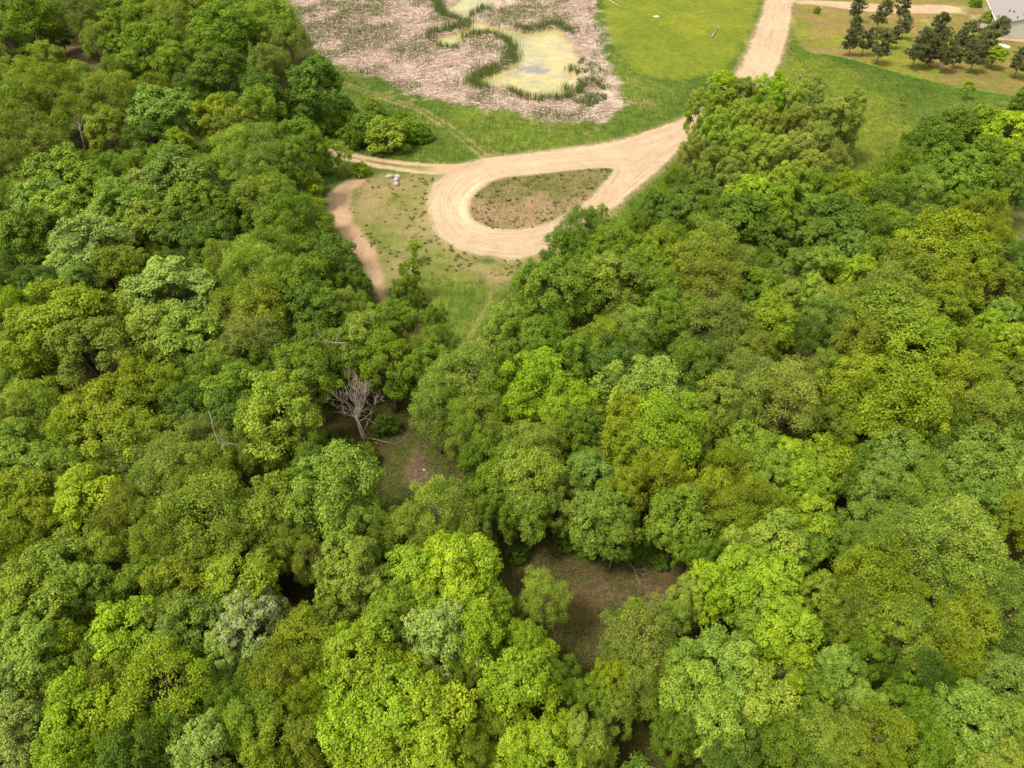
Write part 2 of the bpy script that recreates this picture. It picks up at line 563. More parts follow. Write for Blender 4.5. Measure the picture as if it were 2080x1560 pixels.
# island: dry and green
im = sstep(-.1, .5, isl)
up = sstep(at(1100, 420)[1], at(1100, 380)[1], Y + n_m * 6)
paint(im, blend(up * .8 + .8 * n_m + n_f * .6, C(.262, .186, .106), C(.145, .145, .044)), 0.45)
# clearings in the wood, trail
paint(sstep(-1, 1, S['ca'] + n_m * 2), blend(.5 + 1.4 * n_m + n_f, C(.058, .100, .013), C(.095, .140, .020)), 0.9)
paint(sstep(-.5, 1, S['cad'] + n_m * 2.2) * .9, blend(.5 + n_f * 1.5, C(.150, .100, .066), C(.245, .185, .130)), 0.6)
paint(sstep(-1.2, 1, S['cb'] + n_m * 2), blend(.5 + 1.8 * n_m + n_f, C(.105, .074, .032), C(.080, .118, .016)), 1.0)
paint(sstep(-1.2, 1, S['cbl'] + n_m * 2.5) * (.55 + n_f), C(.225, .150, .110), 0.9)
paint(sstep(-.6, .6, S['trail'] + n_m), C(.20, .125, .085), 0.3)
paint(sstep(-1, 1, S['gapr'] + n_m * 3), blend(.5 + 1.5 * n_m, C(.10, .13, .024), C(.17, .165, .055)), 0.8)
# pond
pd = S['pond'] + n_f * 1.1 + n_m * 2.6
pw = sstep(-.35, .05, pd)
ALG, ALG2 = C(.385, .345, .140), C(.265, .250, .135)
pt = at(1085, 140)
op = at(1075, 137)
op2 = at(1100, 142)
opd = np.minimum(((X - op[0]) / 3.4) ** 2 + ((Y - op[1]) / 3.4) ** 2, ((X - op2[0]) / 2.6) ** 2 + ((Y - op2[1]) / 2.2) ** 2)
rightness = sstep(at(1100, 150)[0], at(1165, 150)[0], X + 12 * n_m)
paint(pw, blend(.45 + 1.5 * n_b + 1.4 * n_m + .5 * n_f, ALG, ALG2), 0.0)
paint(pw * np.exp(-(pd / 1.6) ** 2) * .55, C(.30, .26, .10))
paint(pw * rightness * .65, C(.37, .29, .14))
paint(pw * sstep(.55, 1.25, np.exp(-opd * .6) * 1.5 + 1.5 * n_f + .6 * n_m) * .85, C(.17, .165, .18))
paint(pw * sstep(.14, .3, fbm(X / 5, Y / 2.5, 77)) * .5, C(.40, .39, .29))

rut = np.clip(np.where(rd > 0, np.minimum(rd_in, np.where(S['island'] < -8, 99, -S['island'])), 0), 0, 20)
rut = np.maximum(rut, np.where((lane_w > .5) & (rd < 0), np.clip(ln, .03, 5), 0))

Z = gz(X, Y) * (1 - sstep(-3, 0, rd) * .7)
Z = np.where(S['pond'] > -6, Z * sstep(0, 6, -S['pond']), Z)
Z -= .35 * sstep(-1.2, .4, pd)
Z += .14 * np.exp(-(rd / .7) ** 2)

# ground kind per face: a continuous sheet cut along its real borders
nx_, ny_ = len(gx), len(gy)
ii, jj = np.meshgrid(np.arange(nx_ - 1), np.arange(ny_ - 1))
v0 = (jj * nx_ + ii).ravel()
quads = np.stack([v0, v0 + 1, v0 + 1 + nx_, v0 + nx_], 1)
KIND = np.zeros(len(X), int)
names = ["forest_floor", "meadow", "lawn", "dry_ground", "marsh", "dirt_path", "gravel_road", "loop_island", "farm_lane", "driveway", "pond", "wood_clearing", "grass_gap"]
lab = {"forest_floor": "dark leaf covered floor under the trees", "meadow": "green grassland beyond the gravel loop",
       "lawn": "dry tan lawn around the pines and house", "dry_ground": "dry thin grass round the outside of the gravel loop",
       "marsh": "pale flattened straw of the marsh around the pond", "dirt_path": "bare brown dirt path along the wood's edge",
       "gravel_road": "pale gravel road ending in a teardrop loop", "loop_island": "dry grass island inside the teardrop loop",
       "farm_lane": "narrow two track lane leaving the loop to the left", "driveway": "gravel driveway to the house at the top right",
       "pond": "shallow pond covered in yellow algae", "wood_clearing": "brown and green clearings inside the wood",
       "grass_gap": "small grassy gap at the right edge of the wood"}
for k, cond in ((1, gm > .5), (2, (lw > .5) & (gm > .5)), (3, dr > .5), (4, ms > .5), (5, S['dirt'] > 0), (8, ln > .1), (9, dv > 0), (6, rdn > .05),
                (7, im > .5), (10, pw > .5), (11, (S['ca'] > 0) | (S['cb'] > 0)), (12, S['gapr'] > 0)):
    KIND[cond] = k
fk = KIND[quads].max(1) if False else KIND[quads[:, 0]]
for k, nm in enumerate(names):
    q = quads[fk == k]
    if not len(q):
        continue
    u, inv = np.unique(q.ravel(), return_inverse=True)
    me = mesh_np(nm, np.stack([X[u], Y[u], Z[u]], 1), 4, inv, M_POND if nm == "pond" else M_TERRAIN, smooth=True)
    a = me.attributes.new("tone", 'FLOAT_COLOR', 'POINT')
    a.data.foreach_set("color", np.concatenate([tone[u], np.ones((len(u), 1))], 1).astype(np.float32).ravel())
    a = me.attributes.new("rut", 'FLOAT', 'POINT')
    a.data.foreach_set("value", rut[u].astype(np.float32))
    a = me.attributes.new("grassy", 'FLOAT', 'POINT')
    a.data.foreach_set("value", grassy[u].astype(np.float32))
    tag(link(nm, me), lab[nm], nm.replace("_", " "), kind="structure")


# ------------------------------------------------------------------ tubes
def tube(path, rad, seg=6, cap=True):
    """path (n,3), rad (n) -> verts, faces"""
    path, n = np.asarray(path, float), len(path)
    V, F = [], []
    up = np.array((0.0, 0, 1))
    for i in range(n):
        d = path[min(i + 1, n - 1)] - path[max(i - 1, 0)]
        d /= np.linalg.norm(d) + 1e-9
        a = np.cross(d, up if abs(d[2]) < .9 else np.array((1.0, 0, 0)))
        a /= np.linalg.norm(a) + 1e-9
        b = np.cross(d, a)
        for s in range(seg):
            t = 2 * math.pi * s / seg
            V.append(path[i] + rad[i] * (math.cos(t) * a + math.sin(t) * b))
    for i in range(n - 1):
        for s in range(seg):
            s2 = (s + 1) % seg
            F.append((i * seg + s, i * seg + s2, (i + 1) * seg + s2, (i + 1) * seg + s))
    if cap:
        F.append(tuple(range(seg - 1, -1, -1)))
        F.append(tuple((n - 1) * seg + s for s in range(seg)))
    return V, F


class MB:
    def __init__(self):
        self.V, self.F = [], []

    def add(self, vf):
        k = len(self.V)
        self.V += [tuple(v) for v in vf[0]]
        self.F += [tuple(i + k for i in f) for f in vf[1]]
        return self

    def box(self, c, s, rot=None):
        k = [(-1, -1, -1), (1, -1, -1), (1, 1, -1), (-1, 1, -1), (-1, -1, 1), (1, -1, 1), (1, 1, 1), (-1, 1, 1)]
        V = [Vector((a * s[0] / 2, b * s[1] / 2, d * s[2] / 2)) for a, b, d in k]
        if rot is not None:
            V = [rot @ v for v in V]
        V = [v + Vector(c) for v in V]
        return self.add((V, [(0, 3, 2, 1), (4, 5, 6, 7), (0, 1, 5, 4), (1, 2, 6, 5), (2, 3, 7, 6), (3, 0, 4, 7)]))

    def build(self, name, mat, parent=None, smooth=False, link_it=True):
        me = bpy.data.meshes.new(name)
        me.from_pydata(self.V, [], self.F)
        me.materials.append(mat)
        if smooth:
            me.polygons.foreach_set("use_smooth", np.ones(len(self.F), bool))
        me.update()
        return link(name, me, parent) if link_it else me


# ------------------------------------------------------------------ foliage
def unit(v):
    return v / (np.linalg.norm(v, axis=-1, keepdims=True) + 1e-9)


def rdirs(r, n):
    return unit(r.normal(size=(n, 3)))


def leaf_quads(r, pos, nrm, length, width):
    n = len(pos)
    t = unit(np.cross(nrm, rdirs(r, n)))
    b = np.cross(nrm, t)
    L_ = (length * r.uniform(.7, 1.25, n))[:, None]
    W_ = (width * r.uniform(.75, 1.2, n))[:, None]
    fold = nrm * (L_ * r.uniform(-.12, .2, n)[:, None])
    return np.stack([pos - t * L_ * .5, pos + b * W_ * .5 - fold, pos + t * L_ * .5, pos - b * W_ * .5 - fold], 1).reshape(-1, 3)


def crown_points(r, Rr, zc, Hc, nsub, nlobe, nclump, nleaf, clump_r, sub_r=.5, lobe_r=.36, spread=.55, low=-.35, vst=1.0, up=.5, nrand=.6, ragged=0.1, droop=0.0, shell=.3):
    """leaf positions, normals, tints for a crown: domes > boughs > clumps > leaves"""
    subs, srad = [np.array((r.normal(0, .1) * Rr, r.normal(0, .1) * Rr, zc + Hc * spread * .9))], [sub_r * Rr * r.uniform(.85, 1.05)]
    for i in range(nsub - 1):
        t = (i + .5) / (nsub - 1)
        pz = 1 - t * (1 - low)            # 1 at the top ... low at the bottom
        ang = i * 2.39996 + r.uniform(-.4, .4)
        rr = math.sqrt(max(0, 1 - min(.96, pz * pz * .8)))
        k = spread * r.uniform(.85, 1.25)
        subs.append(np.array((math.cos(ang) * rr * k * Rr, math.sin(ang) * rr * k * Rr, zc + Hc * pz * spread * r.uniform(.8, 1.1))))
        srad.append(sub_r * Rr * r.uniform(.70, 1.12))
    subs, srad = np.array(subs), np.array(srad)
    c0 = np.array((0, 0, zc - Hc * .3))
    lobes, lrad, ltint = [], [], []
    for s, sr in zip(subs, srad):
        d = rdirs(r, nlobe * 3)
        # spread the boughs: greedy farthest choice
        keep = [0]
        for _ in range(nlobe - 1):
            dm = (d @ d[keep].T).max(1)
            keep.append(int(dm.argmin()))
        d = d[keep]
        outw = unit(s - c0)
        ok = (d @ outw > -.45) & (d[:, 2] > -.72)
        d = d[ok]
        p = s + d * sr * np.array((1, 1, vst)) * (.72 + r.uniform(-ragged, ragged * 1.8, (len(d), 1)))
        dd = np.linalg.norm(p[:, None] - subs[None], axis=2) / srad[None]
        ok = (dd < .55).sum(1) == 0
        lobes.append(p[ok])
        lrad.append(sr * lobe_r * r.uniform(.75, 1.3, ok.sum()))
        ltint.append(np.full(ok.sum(), r.normal(0, .07)) + r.normal(0, .06, ok.sum()))
    lobes, lrad, ltint = np.concatenate(lobes), np.concatenate(lrad), np.concatenate(ltint)
    n = len(lobes)
    outw = unit(lobes - c0)
    d = rdirs(r, n * nclump).reshape(n, nclump, 3)
    dz = d + outw[:, None] * .55 + np.array((0, 0, .25))
    d = unit(dz)
    cp = lobes[:, None] + d * (lrad[:, None, None] * np.array((1, 1, vst)) * r.uniform(.62, 1.12, (n, nclump, 1)))
    cp[:, :, 2] -= droop * r.uniform(0, 1, (n, nclump)) ** 2 * lrad[:, None] * 3
    cd = d.reshape(-1, 3)
    ct = (ltint[:, None] + r.normal(0, .10, (n, nclump))).reshape(-1)
    cl = cp.reshape(-1, 3)
    m = len(cl)
    off = rdirs(r, m * nleaf).reshape(m, nleaf, 3)
    rad = clump_r * r.uniform(.65, 1.35, (m, 1, 1)) * r.uniform(shell, 1.0, (m, nleaf, 1)) ** .5
    lp = cl[:, None] + off * rad * np.array((1, 1, .8))
    nr = unit(cd[:, None] * .55 + off * .55 + np.array((0, 0, up)) + nrand * r.normal(size=(m, nleaf, 3)))
    tn = np.clip(.5 + ct[:, None] + r.normal(0, .13, (m, nleaf)), 0, 1)
    return lp.reshape(-1, 3), nr.reshape(-1, 3), tn.reshape(-1), subs


def crown_mesh(name, r, mat, leaf, width, **kw):
    p, n, t, subs = crown_points(r, **kw)
    V = leaf_quads(r, p, n, leaf, width)
    return mesh_np(name, V, 4, np.arange(len(V)), mat, t), subs


def trunk_mesh(name, r, H, subs, rad, base_h=None, mat=None):
    mb = MB()
    top = subs[:, 2].mean()
    bend = r.normal(0, .25, 2)
    pts = [np.array((bend[0] * math.sin(t * 2.2) * 1.0, bend[1] * math.sin(t * 2.0), t * top)) for t in np.linspace(0, 1, 7)]
    rr = [rad * (1.35 if i == 0 else 1) * (1 - .72 * i / 6) for i in range(7)]
    mb.add(tube(pts, rr, 8))
    for s in subs[:9]:
        k = r.integers(2, 5)
        a = pts[k]
        e = s * np.array((1, 1, 1)) + r.normal(0, .25, 3)
        mid = (a + e) / 2 + np.array((0, 0, -.25)) + r.normal(0, .25, 3)
        q = [a, a * .6 + mid * .4 + (0, 0, -.1), mid, mid * .4 + e * .6, e]
        r0 = rad * .45
        mb.add(tube(q, [r0, r0 * .85, r0 * .65, r0 * .4, r0 * .15], 5))
        for _ in range(3):
            f = mid * .5 + e * .5 + r.normal(0, .2, 3)
            g = f + unit(r.normal(size=3) + (0, 0, .4)) * r.uniform(.8, 1.6)
            mb.add(tube([f, (f + g) / 2 + r.normal(0, .1, 3), g], [r0 * .3, r0 * .2, r0 * .06], 4))
    return mb.build(name, mat or M_BARK, smooth=True, link_it=False)


PROTO = {}


def add_proto(code, n, H, rad, leaf, width, mat, **kw):
    out = []
    for i in range(n):
        r = np.random.default_rng(1000 + 37 * i + sum(map(ord, code)) * 11)
        k = dict(kw)
        k['nsub'] = kw['nsub'] + int(r.integers(-1, 2))
        me, subs = crown_mesh("crown", r, mat, leaf, width, **k)
        out.append((me, trunk_mesh("trunk", r, H, subs, rad)))
    PROTO[code] = (out, H, kw['Rr'])


# maple: dense, rounded, broccoli like clumps
add_proto('M', 5, 15, .32, .27, .20, M_LEAF, Rr=4.5, zc=8.6, Hc=6.2, nsub=12, nlobe=12, nclump=13, nleaf=25, clump_r=.44, sub_r=.44, lobe_r=.44, spread=.60, low=-.75, nrand=.42, shell=.55)
add_proto('F', 1, 15, .32, .27, .20, M_FLOWER, Rr=4.5, zc=8.6, Hc=6.2, nsub=11, nlobe=12, nclump=16, nleaf=19, clump_r=.36, sub_r=.44, lobe_r=.42, spread=.62, low=-.7, nrand=.42, shell=.55)
# oak: broad, irregular, separate boughs
add_proto('O', 5, 15, .36, .25, .17, M_LEAF, Rr=4.5, zc=8.6, Hc=6.0, nsub=14, nlobe=11, nclump=16, nleaf=18, clump_r=.48, sub_r=.40, lobe_r=.44, spread=.68, low=-.75, ragged=.2, nrand=.6, shell=.5)
# ash: fine, feathery, softly domed
add_proto('A', 4, 15, .28, .20, .12, M_LEAF, Rr=4.5, zc=8.8, Hc=6.0, nsub=10, nlobe=11, nclump=30, nleaf=13, clump_r=.46, sub_r=.47, lobe_r=.46, spread=.58, low=-.7, ragged=.22, nrand=.9)
# poplar: upright plumes
add_proto('P', 3, 16, .26, .20, .14, M_LEAF, Rr=3.6, zc=8.3, Hc=8.0, nsub=14, nlobe=10, nclump=28, nleaf=16, clump_r=.34, sub_r=.34, lobe_r=.42, spread=.62, low=-.95, vst=2.1, up=.15, ragged=.25, nrand=.8)
# willow: drooping skirts
add_proto('W', 1, 15, .36, .26, .10, M_LEAF, Rr=5.0, zc=9.8, Hc=5.0, nsub=10, nlobe=12, nclump=34, nleaf=13, clump_r=.40, sub_r=.42, lobe_r=.42, spread=.62, low=-.5, ragged=.2, droop=.5, up=.1, nrand=.7)
# shrub: low dome to the ground
add_proto('S', 3, 4, .08, .20, .14, M_LEAF, Rr=2.2, zc=1.7, Hc=2.1, nsub=12, nlobe=9, nclump=15, nleaf=12, clump_r=.26, sub_r=.48, lobe_r=.42, spread=.58, low=-.9, ragged=.18, nrand=.8)
# sapling: thin young tree
add_proto('Y', 2, 6, .07, .18, .13, M_LEAF, Rr=1.5, zc=3.6, Hc=2.3, nsub=6, nlobe=7, nclump=12, nleaf=10, clump_r=.26, sub_r=.45, lobe_r=.5, spread=.62, low=-.6, vst=1.4, ragged=.25, nrand=.8)

COLS = {'by': ((.225, .335, .014), "bright yellow-green"), 'ly': ((.205, .295, .030), "light green"), 'mg': ((.140, .228, .015), "mid-green"),
        'dg': ((.104, .180, .016), "dark green"), 'ol': ((.180, .245, .021), "olive green"), 'yo': ((.202, .272, .013), "yellow-olive"),
        'go': ((.188, .242, .036), "grey-olive"), 'bg': ((.156, .250, .029), "blue-green"), 'pl': ((.235, .320, .055), "pale green")}
SPEC = {'M': ("maple_tree", "dense rounded"), 'O': ("oak_tree", "broad uneven"), 'A': ("ash_tree", "soft feathery"), 'P': ("poplar_tree", "upright"),
        'W': ("willow_tree", "drooping"), 'S': ("shrub", "low bushy"), 'Y': ("young_tree", "slim young"), 'F': ("blossom_tree", "white blossoming")}

# crowns seen in the photograph: pixel of the crown's middle, its radius in pixels, kind, colour
T = """
50 40 52 O mg;60 118 38 S mg;20 90 40 O mg;170 38 40 A go;200 85 30 A go;255 30 46 O yo;300 20 40 O mg;345 40 48 A ol;410 15 44 O yo;455 70 56 O mg;
550 45 56 W ly;590 90 34 W ly;310 98 52 O mg;270 60 34 O mg;455 150 50 O dg;365 130 42 O mg;400 185 34 O dg;545 130 34 W go;645 172 52 M dg;590 210 34 S dg;530 190 34 O dg;
440 100 40 O mg;620 245 30 S dg;660 250 26 S mg;700 246 28 S mg;757 214 18 S ly;782 272 40 S ly;740 255 28 S mg;838 264 26 S mg;812 246 24 S mg;765 240 24 S mg;856 268 20 S mg;715 268 26 S dg;690 210 24 S dg;720 280 22 S dg;
112 184 44 A yo;45 205 48 A ol;70 165 36 A yo;226 214 52 A ol;175 215 40 A ol;150 250 40 A ol;225 265 42 O ol;340 235 58 M bg;310 290 40 O dg;438 250 42 O yo;520 235 42 O mg;480 275 36 O ol;
40 285 58 A ol;100 315 44 A ol;20 345 44 A ol;365 305 32 O yo;330 330 30 O mg;525 300 48 A ly;475 320 42 A ly;610 282 40 O mg;640 300 24 S mg;700 318 22 Y ly;730 344 17 S by;658 336 17 S ly;626 372 28 S ly;640 395 18 Y by;
600 340 38 O mg;135 362 62 M mg;195 400 40 M mg;90 415 50 M bg;120 445 56 M ly;60 490 60 M mg;30 530 40 A dg;365 380 62 M bg;320 400 48 M pl;400 430 56 M mg;415 385 36 M pl;530 355 46 A ly;560 400 36 A ly;
255 440 62 M bg;200 515 60 M pl;150 560 48 M pl;310 470 44 M ly;375 475 50 M dg;430 470 42 O dg;525 425 50 O ol;480 450 40 O mg;600 458 60 A mg;570 480 44 O mg;682 540 48 O dg;636 568 42 O mg;718 592 34 O dg;430 510 44 O dg;560 525 44 A ol;510 560 54 A ly;460 550 40 A ol;
250 560 44 O ol;30 640 40 A by;10 590 36 O dg;165 595 40 M bg;90 600 38 O dg;350 600 74 M pl;330 680 66 M ly;390 700 58 M ly;300 640 48 M ly;145 660 84 O yo;80 720 70 O yo;200 730 72 O ol;240 660 54 O yo;
520 645 70 A ol;470 620 40 O dg;600 600 60 O mg;640 640 50 O dg;570 570 44 A ly;520 722 56 A go;460 745 44 O ol;35 730 46 M ly;15 800 44 A ly;75 840 52 A ly;30 870 36 A go;610 775 56 O mg;560 740 44 O mg;
640 720 46 O mg;710 645 40 A ly;730 700 54 O ly;700 728 40 O mg;790 740 58 O mg;770 680 46 O mg;806 655 32 O mg;826 592 22 O mg;475 800 62 O mg;430 760 40 O mg;400 830 50 O dg;480 860 50 O dg;
220 840 64 O yo;290 800 50 O yo;350 800 44 A yo;235 905 66 O yo;160 880 56 O yo;320 900 50 O ol;570 855 72 O ly;540 910 48 A ly;610 900 40 A ol;430 895 44 A go;460 945 50 A ly;45 925 50 M bg;90 960 48 M bg;20 980 44 M mg;
365 960 72 A go;260 955 44 A pl;320 1000 56 A ly;420 1000 60 A ol;165 970 48 O ol;120 1010 42 O ol;180 1025 62 M by;225 990 40 M ly;40 1020 60 O yo;45 1085 60 O yo;100 1090 46 O yo;680 1005 76 O ly;620 1020 46 O mg;640 960 44 O dg;
740 925 30 S mg;700 920 28 S dg;660 905 34 S dg;780 860 26 S dg;420 1065 84 A ol;345 1105 64 A ol;550 1050 64 O ol;500 1110 56 O ol;590 1100 44 A ol;270 1060 48 A ol;145 1165 66 M ly;90 1240 70 M ly;190 1210 50 M ly;30 1210 54 M ly;
220 1140 46 O ly;490 1190 64 M yo;430 1180 44 O ol;365 1195 58 O ol;300 1190 48 O mg;630 1150 36 A go;270 1300 64 M by;220 1350 40 M mg;400 1290 62 M bg;340 1290 44 M ly;512 1290 62 F pl;470 1340 44 M pl;545 1245 38 F pl;
330 1410 86 A yo;240 1410 50 O ol;90 1345 66 M ly;150 1330 44 O yo;40 1410 62 M pl;175 1460 64 M by;120 1400 46 O ol;50 1495 66 M pl;230 1500 48 M by;620 1320 60 A yo;570 1390 62 A yo;660 1280 40 O ol;515 1475 58 M mg;565 1510 60 O yo;430 1520 56 M pl;370 1510 46 O dg;470 1430 44 A mg;
640 1440 48 A yo;280 1540 60 O dg;160 1545 56 M by;640 1520 46 O ol;890 1050 70 A ly;835 1090 50 A ly;930 1110 44 A ol;725 1075 50 A ly;780 1085 40 A ol;715 1170 62 M ly;760 1210 44 M ly;935 1165 74 M by;860 1170 60 M by;955 1235 66 M by;880 1230 56 M by;
800 1260 50 M mg;897 1305 62 M pl;840 1320 44 M bg;960 1310 50 O by;745 1360 72 M by;700 1330 50 M by;800 1400 60 M by;800 1470 84 M by;880 1490 80 M by;720 1490 76 M by;760 1550 70 M by;900 1560 60 M by;670 1430 50 M by;
1055 1400 72 M by;1085 1350 44 M by;1070 1305 38 M by;970 1370 36 O ol;1108 1218 52 A ly;1250 1452 40 A ly;885 672 26 O mg;1003 696 34 O ly;905 700 30 A ly;1150 1095 24 S mg;1300 1118 24 S mg;1050 1118 26 S dg;1335 1130 22 S dg;1190 1105 22 S mg;1012 1250 34 M mg;1135 1400 46 A ol;1190 1430 46 O mg;1235 1400 42 O yo;1120 1530 66 M by;1060 1540 56 M by;1180 1510 46 M ly;990 1480 44 A ol;960 1540 50 A ol;
1200 1540 46 A ol;1070 990 68 O ly;1090 920 56 A ly;1068 1040 50 O ly;1000 1000 50 O mg;1130 1020 44 O ly;998 1062 40 O mg;1218 1052 60 M bg;1200 970 50 M bg;1250 1085 40 M bg;1260 1020 46 O yo;1376 1058 62 M mg;1405 1115 34 M mg;
1310 1310 72 A go;1288 1268 36 M mg;1290 1370 58 A go;1372 1262 30 M ly;1395 1220 40 M ly;1350 1420 48 A ol;1500 1180 70 M by;1550 1200 60 M by;1440 1210 48 M by;1590 1290 62 M by;1540 1270 44 M ly;1470 1370 74 M ly;1410 1430 66 M ly;1530 1430 66 M ly;1450 1480 64 M ly;1370 1500 42 O mg;
1590 1370 46 M by;1380 1360 42 M ly;1690 1385 50 M bg;1650 1430 38 M mg;1640 1500 62 A ly;1590 1540 50 O mg;1560 1500 40 O dg;1480 1545 50 O dg;1775 1190 80 A yo;1740 1250 50 A ol;1815 1290 68 A ol;1750 1130 52 A ly;1800 1090 60 A ly;
1910 1100 84 A ly;1950 1160 64 A ly;1860 1030 56 A ly;1960 1290 66 A yo;1930 1340 46 A yo;2050 1240 56 A ly;2030 1400 56 M bg;1960 1480 66 M bg;2050 1480 50 M ly;1740 1440 44 M bg;1770 1500 60 A yo;1840 1440 40 O mg;1850 1380 46 A dg;1860 1520 46 O mg;1700 1530 46 O ol;2030 1330 46 O dg;2000 1550 50 M ly;1900 1420 36 A dg;1648 1228 44 M ly;1695 1300 38 O ol;1745 1340 36 O mg;
1520 1050 60 A yo;1480 1090 46 A yo;1630 1000 52 M by;1600 950 46 M by;1665 950 50 M by;1650 1060 50 M by;1520 930 52 M mg;1470 980 46 A yo;1560 990 46 O ly;1430 1010 44 O yo;1560 1110 54 M ly;1620 1120 44 M mg;1680 1090 40 M dg;1490 1120 40 M ly;1440 1150 36 O mg;
1340 880 74 A by;1300 800 66 O ly;1260 880 52 O yo;1340 960 56 A yo;1400 900 40 A ol;1280 940 40 O yo;1437 600 54 A ol;1390 670 46 O mg;1466 670 60 A go;1555 665 54 O yo;1520 720 44 A ol;1600 612 32 M ly;1650 612 36 M ly;1790 605 60 A go;1720 620 40 O ol;1668 665 46 A bg;
1640 700 36 A dg;1810 660 74 O ol;1750 700 54 O ol;1860 720 60 O yo;1900 650 50 O yo;1935 600 56 O yo;2015 590 46 O ol;2060 560 44 O dg;2035 655 38 M bg;1995 685 38 M by;2045 725 44 M by;1960 720 40 O yo;1575 810 74 A go;1520 790 50 A go;1630 780 46 A go;1455 830 46 O ol;1500 860 44 A go;1400 760 44 O mg;1440 740 36 O dg;
1800 830 78 O yo;1740 800 56 O yo;1850 850 56 O yo;1760 880 50 O yo;1700 860 40 O ol;1680 770 40 O mg;1950 800 66 A yo;2000 850 60 A ol;1910 850 46 A ol;2060 800 48 O ol;2050 880 44 O dg;1813 955 58 M bg;1770 990 46 M bg;1860 970 40 A ol;1720 960 40 O dg;2000 950 66 M bg;1950 960 50 M bg;2050 990 50 M ly;1990 1030 46 M bg;2050 1060 50 O yo;1900 920 36 O dg;
1120 610 64 O mg;1080 588 40 O mg;1180 600 50 O mg;1030 680 44 O ly;1068 712 44 O mg;1110 700 46 O mg;1218 695 54 A yo;1280 690 46 A ly;1170 740 44 O mg;1240 750 46 O dg;1340 660 42 O mg;950 755 36 O mg;872 722 32 A ly;868 765 44 O mg;950 780 74 A ly;890 830 56 A ly;980 850 56 A ly;940 880 44 A ly;1020 790 44 O mg;
1080 790 60 O by;1040 840 44 O by;1174 838 44 O by;1130 850 44 O by;1100 750 40 O mg;1200 880 40 O dg;1030 960 48 O mg;980 940 40 O mg;1160 900 40 O mg;1180 470 46 A bg;1215 462 28 M pl;1150 520 44 O mg;1240 510 44 O mg;1235 585 52 O ly;1290 560 46 O mg;1340 580 44 O mg;1190 550 40 O mg;
840 508 15 Y by;832 560 26 Y mg;818 588 20 S mg;846 604 18 S mg;1322 434 27 M dg;1300 464 22 O mg;1415 422 46 M dg;1365 445 36 M dg;1518 408 54 M by;1550 440 46 M by;1500 460 60 M dg;1560 490 44 M dg;1440 465 40 A mg;1357 500 46 A ol;1320 530 40 O yo;1445 525 60 A ol;1400 560 44 O ol;1500 550 44 A go;1540 590 40 O mg;
1722 396 44 O yo;1700 430 34 O ol;1703 462 58 M dg;1640 450 40 M mg;1660 500 44 M dg;1750 480 44 A mg;1800 470 44 O mg;1665 550 46 M ly;1610 560 44 M dg;1735 570 38 M by;1720 530 36 M bg;1770 540 36 O mg;1926 505 72 O yo;1870 540 60 O yo;1960 560 50 O yo;1830 560 50 O ol;1990 450 42 A yo;2010 500 36 A yo;2060 530 36 O dg;1880 470 36 O dg;
1826 355 44 A mg;1860 395 36 A ly;1818 368 26 A mg;1800 400 36 A mg;1892 288 44 O dg;1862 312 26 O dg;1945 275 44 M dg;2000 265 44 M mg;2035 285 48 M by;2060 330 44 M by;2000 330 44 M mg;1950 370 48 M mg;1910 350 40 M mg;2050 380 36 M dg;2078 215 26 M dg;1990 390 36 M dg;1780 425 36 O dg;
1465 205 36 P by;1430 235 34 P ly;1500 215 34 P go;1557 215 36 P by;1600 225 34 P ly;1640 215 36 P pl;1680 260 38 P go;1720 245 38 P go;1450 285 38 P ly;1404 332 33 P go;1503 260 36 P ly;1550 280 40 P go;1607 270 38 P go;1510 325 38 P ly;1560 345 40 P ly;1610 330 40 P go;1650 310 36 P go;1600 390 40 P ly;1640 370 38 P go;1440 350 38 P go;1480 370 36 P go;1372 374 26 A mg;1690 345 30 A go;1660 400 34 O mg
"""
OPEN = [[(610, -20), (650, 90), (700, 180), (760, 195), (850, 230), (870, 290), (760, 320), (700, 330), (760, 350), (700, 360), (662, 400), (690, 470), (745, 530), (785, 640),
         (870, 640), (905, 680), (945, 715), (985, 650), (1020, 560), (1110, 520), (1130, 440), (1240, 420), (1300, 440), (1310, 380), (1400, 250), (1450, 165), (1500, 170),
         (1640, 180), (1740, 230), (1760, 300), (1700, 360), (1830, 320), (1850, 230), (2100, 190), (2100, -20)],
        CLEAR_A, CLEAR_B, GAP_R, TRAIL]
LAND = [("the bare dead tree", 720, 840), ("the white blossom tree", 515, 1270), ("the lower clearing", 1190, 1200),
        ("the small dirt clearing", 845, 960), ("the gravel loop", 1010, 440), ("the four white boulders", 803, 365), ("the upright poplar clump", 1560, 290),
        ("the pale-topped maple", 350, 600), ("the lone clearing tree", 1113, 1215), ("the top left dirt trail", 170, 120),
        ("the grassy gap at the right edge", 2050, 450), ("the bottom left corner", 20, 1540), ("the bottom right corner", 2060, 1540),
        ("the left edge's middle", 0, 800), ("the right edge's middle", 2080, 800), ("the bottom edge's middle", 1040, 1550), ("the brown dirt path", 720, 480), ("the top left corner", 0, 0), ("the yellow-olive oak group at left", 180, 690), ("the pale grey tree above the right centre", 1575, 815),
        ("the large olive oak at right", 1800, 840), ("the marsh's left end", 600, 60), ("the large light maple at lower right", 1460, 1420), ("the bright yellow maple at lower right", 1520, 1200)]
ORD = ["", "second ", "third ", "fourth ", "fifth ", "sixth ", "seventh ", "eighth ", "ninth ", "tenth "] + ["%dth " % i for i in range(11, 60)]
trees = []                              # (code, colour, x, y, radius, height, px, py)
